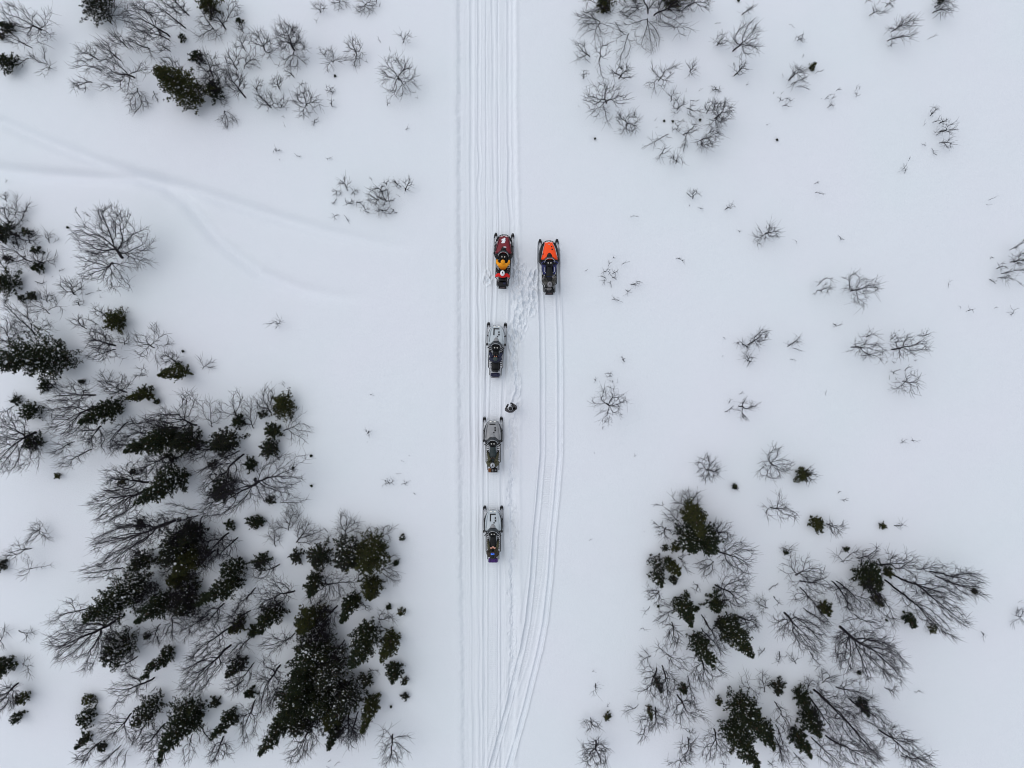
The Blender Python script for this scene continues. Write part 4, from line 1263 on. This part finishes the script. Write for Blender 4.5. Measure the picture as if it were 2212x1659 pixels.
(2, 2): """820 170/880 30 90;680 150 80;990 120 110;830 330 120;930 230 100;760 40 60
930 250/955 310 24
780 390/786 362 14
1960 190/2020 145 56;2110 190 46;2040 310 50
1840 240/1905 205 50
1870 165/1895 130 40
1962 86/2005 58 12
2135 165/2170 165 10
1680 740/1670 620 90;1600 690 76;1790 700 100;1765 800 76;1665 840 50
1928 895/1950 915 7
1540 1080/1390 950 90;1480 915 100;1600 950 110
1440 1180/1310 1110 76;1400 1080 60;1350 1170 70;1440 1270 60
1330 1240/1220 1195 50;1260 1300 50;1360 1330 80
1300 1048/1220 1045 16;1300 1005 16
1710 1290/1750 1175 100
1740 1295/1890 1220 110;1900 1310 90
1780 1445/2080 1490 220;2010 1390 110;2040 1620 190
1740 1535/1600 1560 110;1650 1650 90
1440 1500/1530 1620 46;1510 1460 26
1140 1275/1150 1265 14
710 600/712 575 7
1058 625/1062 615 8
668 1350/676 1345 8""",
(3, 2): """20 685/-60 620 120;100 535 120;205 715 130;75 825 130;-60 800 110
20 1065/-60 1080 80;100 935 70;265 1150 110;160 1050 90;-20 1160 60
300 790/370 720 80;425 815 90
510 1210/660 1240 50;600 1290 66;540 1180 30
1090 1222/1180 1215 40
1140 510/1175 490 30
1235 485/1300 500 18
605 940/612 905 24;640 930 14
628 1000/685 1000 34
495 95/500 72 16
1575 1550/1605 1535 18
170 1455/180 1400 80;125 1410 50;240 1410 40
240 1650/90 1560 100;180 1440 70;330 1500 150;500 1640 150
640 1535/560 1450 50;690 1420 100;800 1450 90
780 1505/940 1415 90;900 1490 80
950 1560/1120 1480 100;1300 1520 120;1300 1600 80
1290 1600/1560 1580 100;1390 1540 40
1580 1650/1730 1590 80;1840 1640 56""",
(0, 3): """0 560/60 440 56;100 490 40;50 610 40
165 470/240 575 40;305 500 50
200 760/290 720 70;270 850 50
150 930/-20 1060 120;-60 1160 120;100 1150 70
750 280/430 400 150;560 220 90
1060 345/420 590 210;480 720 210;720 830 110;600 460 110
1380 420/1290 580 90;1365 610 50
1490 350/1430 520 70;1590 470 90;1490 560 50
1612 512/1580 600 18
1930 240/1730 430 160;1850 430 70
2205 105/2030 320 90
1990 440/1680 600 180;1640 740 150
1990 600/1570 830 170;1560 1000 170;1650 1050 130
2155 540/1960 740 100
2190 755/2060 1000 130;2000 900 90
1330 880/930 1000 130;1060 830 70;990 1120 100
1345 958/1300 1010 30
1130 1190/870 1350 170;960 1430 130;1140 1460 110
1250 1290/1160 1450 80
868 1432/650 1570 66;690 1625 60
1040 1468/850 1650 50
1060 1500/970 1640 40
1100 1510/1070 1640 34
1420 1280/1230 1500 140
1930 1390/1820 1610 90;1970 1570 80
2200 1080/2080 1300 150;2130 1450 130
1480 1390/1300 1650 170
1380 150/1180 260 170;1250 100 120
1700 60/1480 240 190
1800 330/1600 470 120
2160 300/1960 420 110
1760 200/1560 330 150
1180 700/1010 790 120
2100 900/1950 1000 100
1660 1370/1620 1610 110
1750 1310/1800 1450 110""",
(1, 3): """330 130/20 130 180;100 20 110;0 300 140
600 60/710 200 200;870 130 150;470 250 170;900 20 90;700 -40 160
1100 -20/1230 40 70
1060 370/1080 290 30;1200 360 80;1100 460 50
980 800/1080 800 34;1040 860 20
930 240/985 300 50
330 500/30 610 110;100 690 70;240 560 70
205 775/0 900 130;30 1200 170;90 1000 130;30 740 90
530 1200/290 1600 220;430 1540 130
620 380/420 600 190;560 560 130
760 560/600 800 190
700 260/560 420 170
300 900/120 1150 150
880 1180/760 1480 160
820 900/660 1120 160
960 1220/860 1420 100
180 1340/40 1480 90
800 1200/750 1410 170;870 1410 70
1180 1372/1110 1285 76;1375 1390 50;1070 1450 70;1100 1630 130;1200 1620 140;1320 1530 70
620 1605/655 1578 7
680 1640/715 1600 24
610 1640/645 1650 7""",
(2, 3): """1270 130/1160 100 80;1190 230 110;1285 220 50
1190 260/1145 320 34
1605 75/1590 140 70;1555 60 30
1400 290/1260 260 80;1255 390 90;1350 250 70
1380 402/1320 490 90;1410 600 100
1760 80/2050 50 180;2040 210 180;1980 290 110
1640 340/1830 690 110
1640 455/1820 690 70
1960 350/2130 440 100;2120 350 60
2180 622/2110 690 46
2210 275/2100 200 80;2140 310 40
1130 440/1093 455 14;1152 470 30
1200 690/1095 680 60;1110 765 56;1130 640 36
1350 680/1255 580 90;1290 660 90;1430 660 90;1510 800 110;1370 780 70
1250 800/1105 850 100;1090 1020 70;1210 1060 130
1300 780/1385 1000 160;1350 1170 100
1520 870/1560 1110 100
1600 640/1600 910 110;1700 1000 130;1830 850 140
1430 1030/1450 1290 130;1600 1240 160;1720 1240 70
1090 1110/965 1165 56;1000 1205 26
1240 1140/1210 1360 90;1315 1290 90;1100 1250 66
1150 1300/1110 1430 66
1530 1330/1490 1345 46;1580 1360 44
1520 1400/1600 1480 70;1485 1580 100;1560 1530 70
1450 1580/1335 1610 50;1460 1660 100;1540 1600 50
1750 1330/1650 1390 90;1670 1600 130;1760 1600 130;1860 1560 100
1820 1600/1830 1660 50
696 825/702 800 22
720 930/730 1030 44
680 1230/615 1255 26;650 1355 60;750 1330 60;710 1300 30
725 1425/790 1440 36;615 1520 100;640 1620 80;740 1650 60;810 1510 60;830 1650 50
822 1128/828 1108 8
2040 970/2010 830 90;1965 960 80;2110 1070 100
2180 1000/2150 830 90""",
(3, 3): """280 40/540 100 140;160 60 80;430 20 100
280 100/400 260 120;190 200 90;530 410 50
50 175/100 250 40
85 60/0 130 26
145 320/60 440 110;130 530 110;470 670 150;515 500 110;300 650 90
310 280/530 430 50
745 330/1000 440 110;630 410 50
560 50/730 280 120
600 50/900 310 170
830 20/1110 440 120;1010 270 90
1020 40/1640 550 120
1270 60/1730 420 140
1100 0/1670 200 150
1450 0/1890 170 120
1400 -40/1890 70 120
625 440/1190 770 190;1150 900 190;590 560 80;700 860 140;890 910 120;600 770 110;1110 620 160
360 650/440 770 60
95 650/92 750 34
235 752/170 660 44;255 680 24
1010 965/1130 1030 50;1110 955 20
1275 1000/1335 995 34 .3
1840 480/1862 560 9;1912 520 9
2165 350/2180 270 76;2085 425 26;2215 400 36
2160 225/2175 215 34
470 920/570 830 100;455 800 40
330 1000/340 885 44;405 890 34
590 960/830 900 90;910 1060 100;700 1060 70
400 985/780 1250 180;430 930 70;980 1590 130
360 1050/620 1420 170
700 1060/1030 1300 160;990 1180 90
960 1330/1270 1430 130;1430 1640 150;1110 1290 90;1010 1500 80
1150 1550/1430 1530 110;1320 1650 130
500 1380/900 1650 170;960 1590 130
380 1400/640 1650 150
60 1090/200 1360 130
70 1290/180 1650 90
225 1530/320 1650 50
0 1600/60 1650 66
60 1390/130 1610 76""",
}
# base x y, tip x y, width, snow, tone
CON = {
(0, 0): """895 90 830 -110 330 .8 2
1815 70 1760 -60 200 .1 1
2085 195 2055 165 70 .1 0
1580 330 1572 315 62 .1 0
1715 500 1680 480 115 .1 0
1680 840 1345 590 320 .25 1
1870 800 1800 740 150 .1 0
95 560 20 545 170 .3 0
75 250 50 235 110 .1 2
8 315 -10 300 60 .1 1""",
(1, 0): "683 657 680 653 20 0 0",
(2, 0): """805 80 760 -60 120 .05 1
1370 10 1400 -90 210 .1 1
1958 6 1960 -2 26 0 0
1625 1035 1625 1033 30 0 0
718 1197 717 1196 16 0 0
1315 1045 1315 1044 12 0 0
1390 1048 1390 1047 12 0 0""",
(3, 0): """372 592 405 550 46 0 1
1490 5 1510 -15 60 0 2
80 1206 80 1205 14 0 0""",
(0, 1): """55 370 -40 345 250 .1 2
243 352 236 345 84 .1 0
325 505 318 500 85 .1 0
75 580 65 578 70 .1 2
355 650 290 662 110 .15 0
110 790 20 790 230 .5 0
297 900 288 898 90 .1 2
195 920 188 920 62 .1 2
1035 1125 945 1085 210 .12 1
560 1440 -120 1460 370 .4 0
1600 1550 1370 1580 130 .15 1
1545 1480 1525 1478 50 .4 2
710 1640 695 1642 52 .1 0
585 306 583 305 20 0 0
1578 1375 1577 1375 26 0 2""",
(0, 2): """420 5 390 10 130 .4 0
155 140 152 145 72 .05 2
305 225 280 230 175 .4 0
1290 80 1100 125 130 .1 1
1362 150 1358 150 56 .1 0
1010 180 690 400 210 .2 0
325 500 300 510 180 .5 0
1540 440 1075 590 220 .1 0
1700 480 1480 520 240 .05 2
2000 480 1830 550 230 .05 2
2070 315 2045 330 130 .05 0
512 788 508 792 62 .05 1
1155 757 1145 765 60 .05 0
1065 835 1052 850 80 .05 1
1600 790 1170 1025 200 .3 0
1970 870 1860 1000 220 .25 0
1215 1205 1200 1220 90 .1 2
1995 1215 1985 1228 90 .1 0
1495 635 1480 655 80 .05 2
1840 680 1810 710 80 .05 2
2175 690 2150 720 115 .1 0
2195 1175 2180 1195 120 .1 0
1600 1350 1400 1530 340 .3 2
1720 1440 1500 1650 260 .15 1
1700 1250 1560 1380 220 .1 2
2060 1570 1920 1650 230 .5 0
1290 1500 1130 1600 200 .3 2
10 1560 -10 1580 120 .1 2""",
(1, 2): """250 190 205 150 215 .1 1
60 260 40 270 85 .05 0
155 400 120 415 170 .05 0
140 530 100 570 170 .05 2
125 1005 112 1020 80 .1 0
35 1180 15 1200 110 .05 0
1030 1400 930 1600 270 .15 1
850 1420 740 1590 270 .35 2
570 1460 500 1560 240 .05 2
355 1485 330 1520 130 .05 2
60 1520 10 1580 150 .05 0
1262 1320 1258 1335 52 .15 2
1212 1542 1206 1552 46 .05 0
475 620 473 625 25 0 0
322 724 320 728 25 0 0
478 880 477 882 12 0 0""",
(2, 2): """1530 1070 1640 1330 190 .05 1
1490 1280 1590 1440 215 .35 0
1640 1280 1750 1450 235 .25 0
1322 1413 1330 1425 60 .05 2
1402 1408 1410 1420 80 .05 1
1240 1520 1260 1590 120 .9 2
1250 1640 1265 1670 120 .8 2
1335 1515 1350 1535 80 .3 0
1370 1550 1440 1650 100 .2 1
1922 887 1926 892 44 .05 2""",
(3, 2): """285 785 230 790 140 .02 1
420 1198 435 1210 140 .05 1
988 1223 992 1227 60 0 1
150 1455 160 1460 40 0 0
672 1422 680 1430 54 .05 0
820 1610 960 1680 240 .15 0
1020 1610 1060 1650 110 .05 1""",
(0, 3): """60 755 -50 830 220 .1 0
220 1035 195 1055 120 .35 1
175 1195 100 1265 105 .3 0
785 1050 735 1085 120 .4 1
770 1190 710 1260 170 .4 0
765 1380 655 1490 100 .15 0
900 1462 880 1475 88 .1 2
1150 110 730 400 330 .6 0
1250 60 1120 180 250 .7 2
1480 180 1170 400 240 .25 0
1650 170 1530 340 260 .25 2
2050 30 1700 250 180 .2 0
1610 0 1450 60 180 .05 1
1110 550 900 740 290 .8 2
1480 640 1210 890 115 .35 0
2085 395 1980 480 115 .05 1
2200 450 2170 500 115 .1 0
2085 730 1960 870 150 .25 2
1340 1100 1140 1280 220 .6 2
1680 1140 1380 1610 250 .3 0
1700 1150 1560 1300 250 .1 2
2020 1190 1825 1410 140 .2 0
1865 1085 1855 1100 88 .05 2
2165 1000 2130 1025 100 .05 0
1275 515 1265 530 60 .05 2""",
(1, 3): """1010 50 980 200 190 .1 1
530 10 460 180 140 .05 0
190 260 20 490 170 .3 0
530 320 360 490 230 .1 1
850 190 735 400 140 .15 0
560 540 400 780 340 .5 0
500 700 300 980 320 .2 0
700 700 520 960 320 .5 2
470 900 200 1230 320 .2 0
330 1170 30 1540 190 .3 0
660 950 480 1230 300 .5 0
480 1150 330 1370 280 .4 2
830 980 650 1250 260 .5 2
720 1080 600 1330 240 .2 1
1020 1050 920 1350 150 .2 1
710 1280 620 1500 140 .15 0
965 880 945 930 130 .4 2
980 450 810 790 220 .25 0
1180 520 1085 740 140 .1 1
1215 770 1175 920 130 .1 0
1288 895 1280 930 72 .1 0
1288 1035 1285 1042 64 .05 2
1147 262 1142 272 44 .05 0
1255 300 1248 330 86 .05 1
1165 1130 1165 1133 20 0 0""",
(2, 3): """1240 -10 1290 90 100 .25 0
1390 20 1410 60 90 .2 2
1465 200 1550 430 170 .15 0
1590 280 1600 290 50 .05 0
1755 195 1740 330 190 .05 0
1800 400 1790 420 120 .05 2
1870 390 2080 700 190 .2 0
1575 520 1740 800 160 .3 0
1245 895 1290 1000 84 .05 0
1470 945 1500 1010 105 .1 0
820 1208 820 1218 74 .05 1
1180 1135 1205 1240 56 .05 1
1787 1075 1795 1090 70 .05 1
1950 1070 2210 1450 250 .25 0
1880 1290 2110 1650 230 .25 0
1262 258 1268 266 32 0 0""",
(3, 3): """840 10 960 110 250 .15 0
930 185 985 255 100 .05 1
470 245 530 340 120 .05 1
1205 350 1265 440 120 .05 0
1405 440 1440 480 80 .05 1
1777 128 1787 138 42 .05 1
1022 378 1030 388 30 0 0
70 930 100 1000 140 .15 2
265 1010 340 1150 135 .1 0
800 1090 870 1210 115 .05 0
330 1170 450 1390 190 .1 0
235 1350 370 1570 150 .1 0
-40 1290 50 1500 140 .05 0
783 828 790 836 40 0 2""",
}
nseed = 100
for (ri, rj), txt in CON.items():
    for line in txt.strip().split('\n'):
        q = [float(x) for x in line.split()]; nseed += 1
        conifer(ri, rj, *q[:4], q[4], q[5], int(q[6]), nseed)
for (ri, rj), txt in BARE.items():
    for line in txt.strip().split('\n'):
        a, b = line.split('/'); bx, by = [float(x) for x in a.split()]
        nseed += 1
        bare(ri, rj, bx, by, [tuple(float(x) for x in s.split()) for s in b.split(';')], nseed)

# ---------------------------------------------------------------- labels: found by kind, look and rank outward from the trail in a band of the picture
BANDS = [(207, 'along the top edge'), (415, 'above the two leading snowmobiles'), (560, 'level with the orange hood'), (690, "level with the orange snowmobile's tail"),
         (830, 'level with the first silver snowmobile'), (1010, 'level with the standing person'), (1130, 'between the last two snowmobiles'), (1244, 'level with the last snowmobile'),
         (1350, 'just below the last snowmobile'), (1500, 'well below the last snowmobile'), (9999, 'along the bottom edge')]
ORD = ['nearest', 'second', 'third', 'fourth', 'fifth', 'sixth', 'seventh', 'eighth', 'ninth', 'tenth', 'eleventh', 'twelfth', 'thirteenth', 'fourteenth', 'fifteenth', 'sixteenth', 'seventeenth', 'eighteenth', 'nineteenth', 'twentieth']
ORD += ['twenty-' + x for x in ['first'] + ORD[1:9]] + ['thirtieth'] + ['thirty-' + x for x in ['first'] + ORD[1:9]]
buckets = {}
for s in STATS:
    side = 'left' if s['u'] < CX else 'right'
    band = next(b for lim, b in BANDS if s['v'] < lim)
    if s['kind'] == 'conifer':
        look = ('large' if s['ext'] > 1.35 else 'medium' if s['ext'] > .75 else 'small' if s['ext'] > .35 else 'tiny')
        look += ' snow-dusted' if s['snow'] >= .35 else (' olive green' if s['tone'] == 1 else ' dark green' if s['tone'] == 0 else ' greyish')
        noun = 'conifer'; g = 'conifers standing in the snow'; cat = 'conifer'
    elif s['kind'] == 'tree':
        look = 'huge' if s['ext'] > 3.4 else 'large' if s['ext'] > 2.3 else 'medium'; noun = 'leafless birch'; g = 'leafless birches in the snow'; cat = 'tree'
    elif s['kind'] == 'shrub':
        look = 'wide' if s['ext'] > 1.15 else 'middling' if s['ext'] > .8 else 'small'; noun = 'leafless shrub'; g = 'leafless shrubs in the snow'; cat = 'shrub'
    else:
        look = 'bare' if s['ext'] > .28 else 'tiny bare'; noun = 'twig tuft'; g = 'twigs poking out of the snow'; cat = 'twig'
    s['g'], s['cat'] = g, cat
    buckets.setdefault((side, band, look, noun), []).append(s)
for (side, band, look, noun), L in buckets.items():
    L.sort(key=lambda s: abs(s['u'] - CX))
    for q, s in enumerate(L):
        if len(L) == 1: lab = f'{look} {noun} {side} of the trail, {band}'
        else: lab = f'{ORD[q]} {look} {noun} {side} of the trail, {band}'
        tag(s['o'], lab, s['cat'], s['g'])
build_ground()
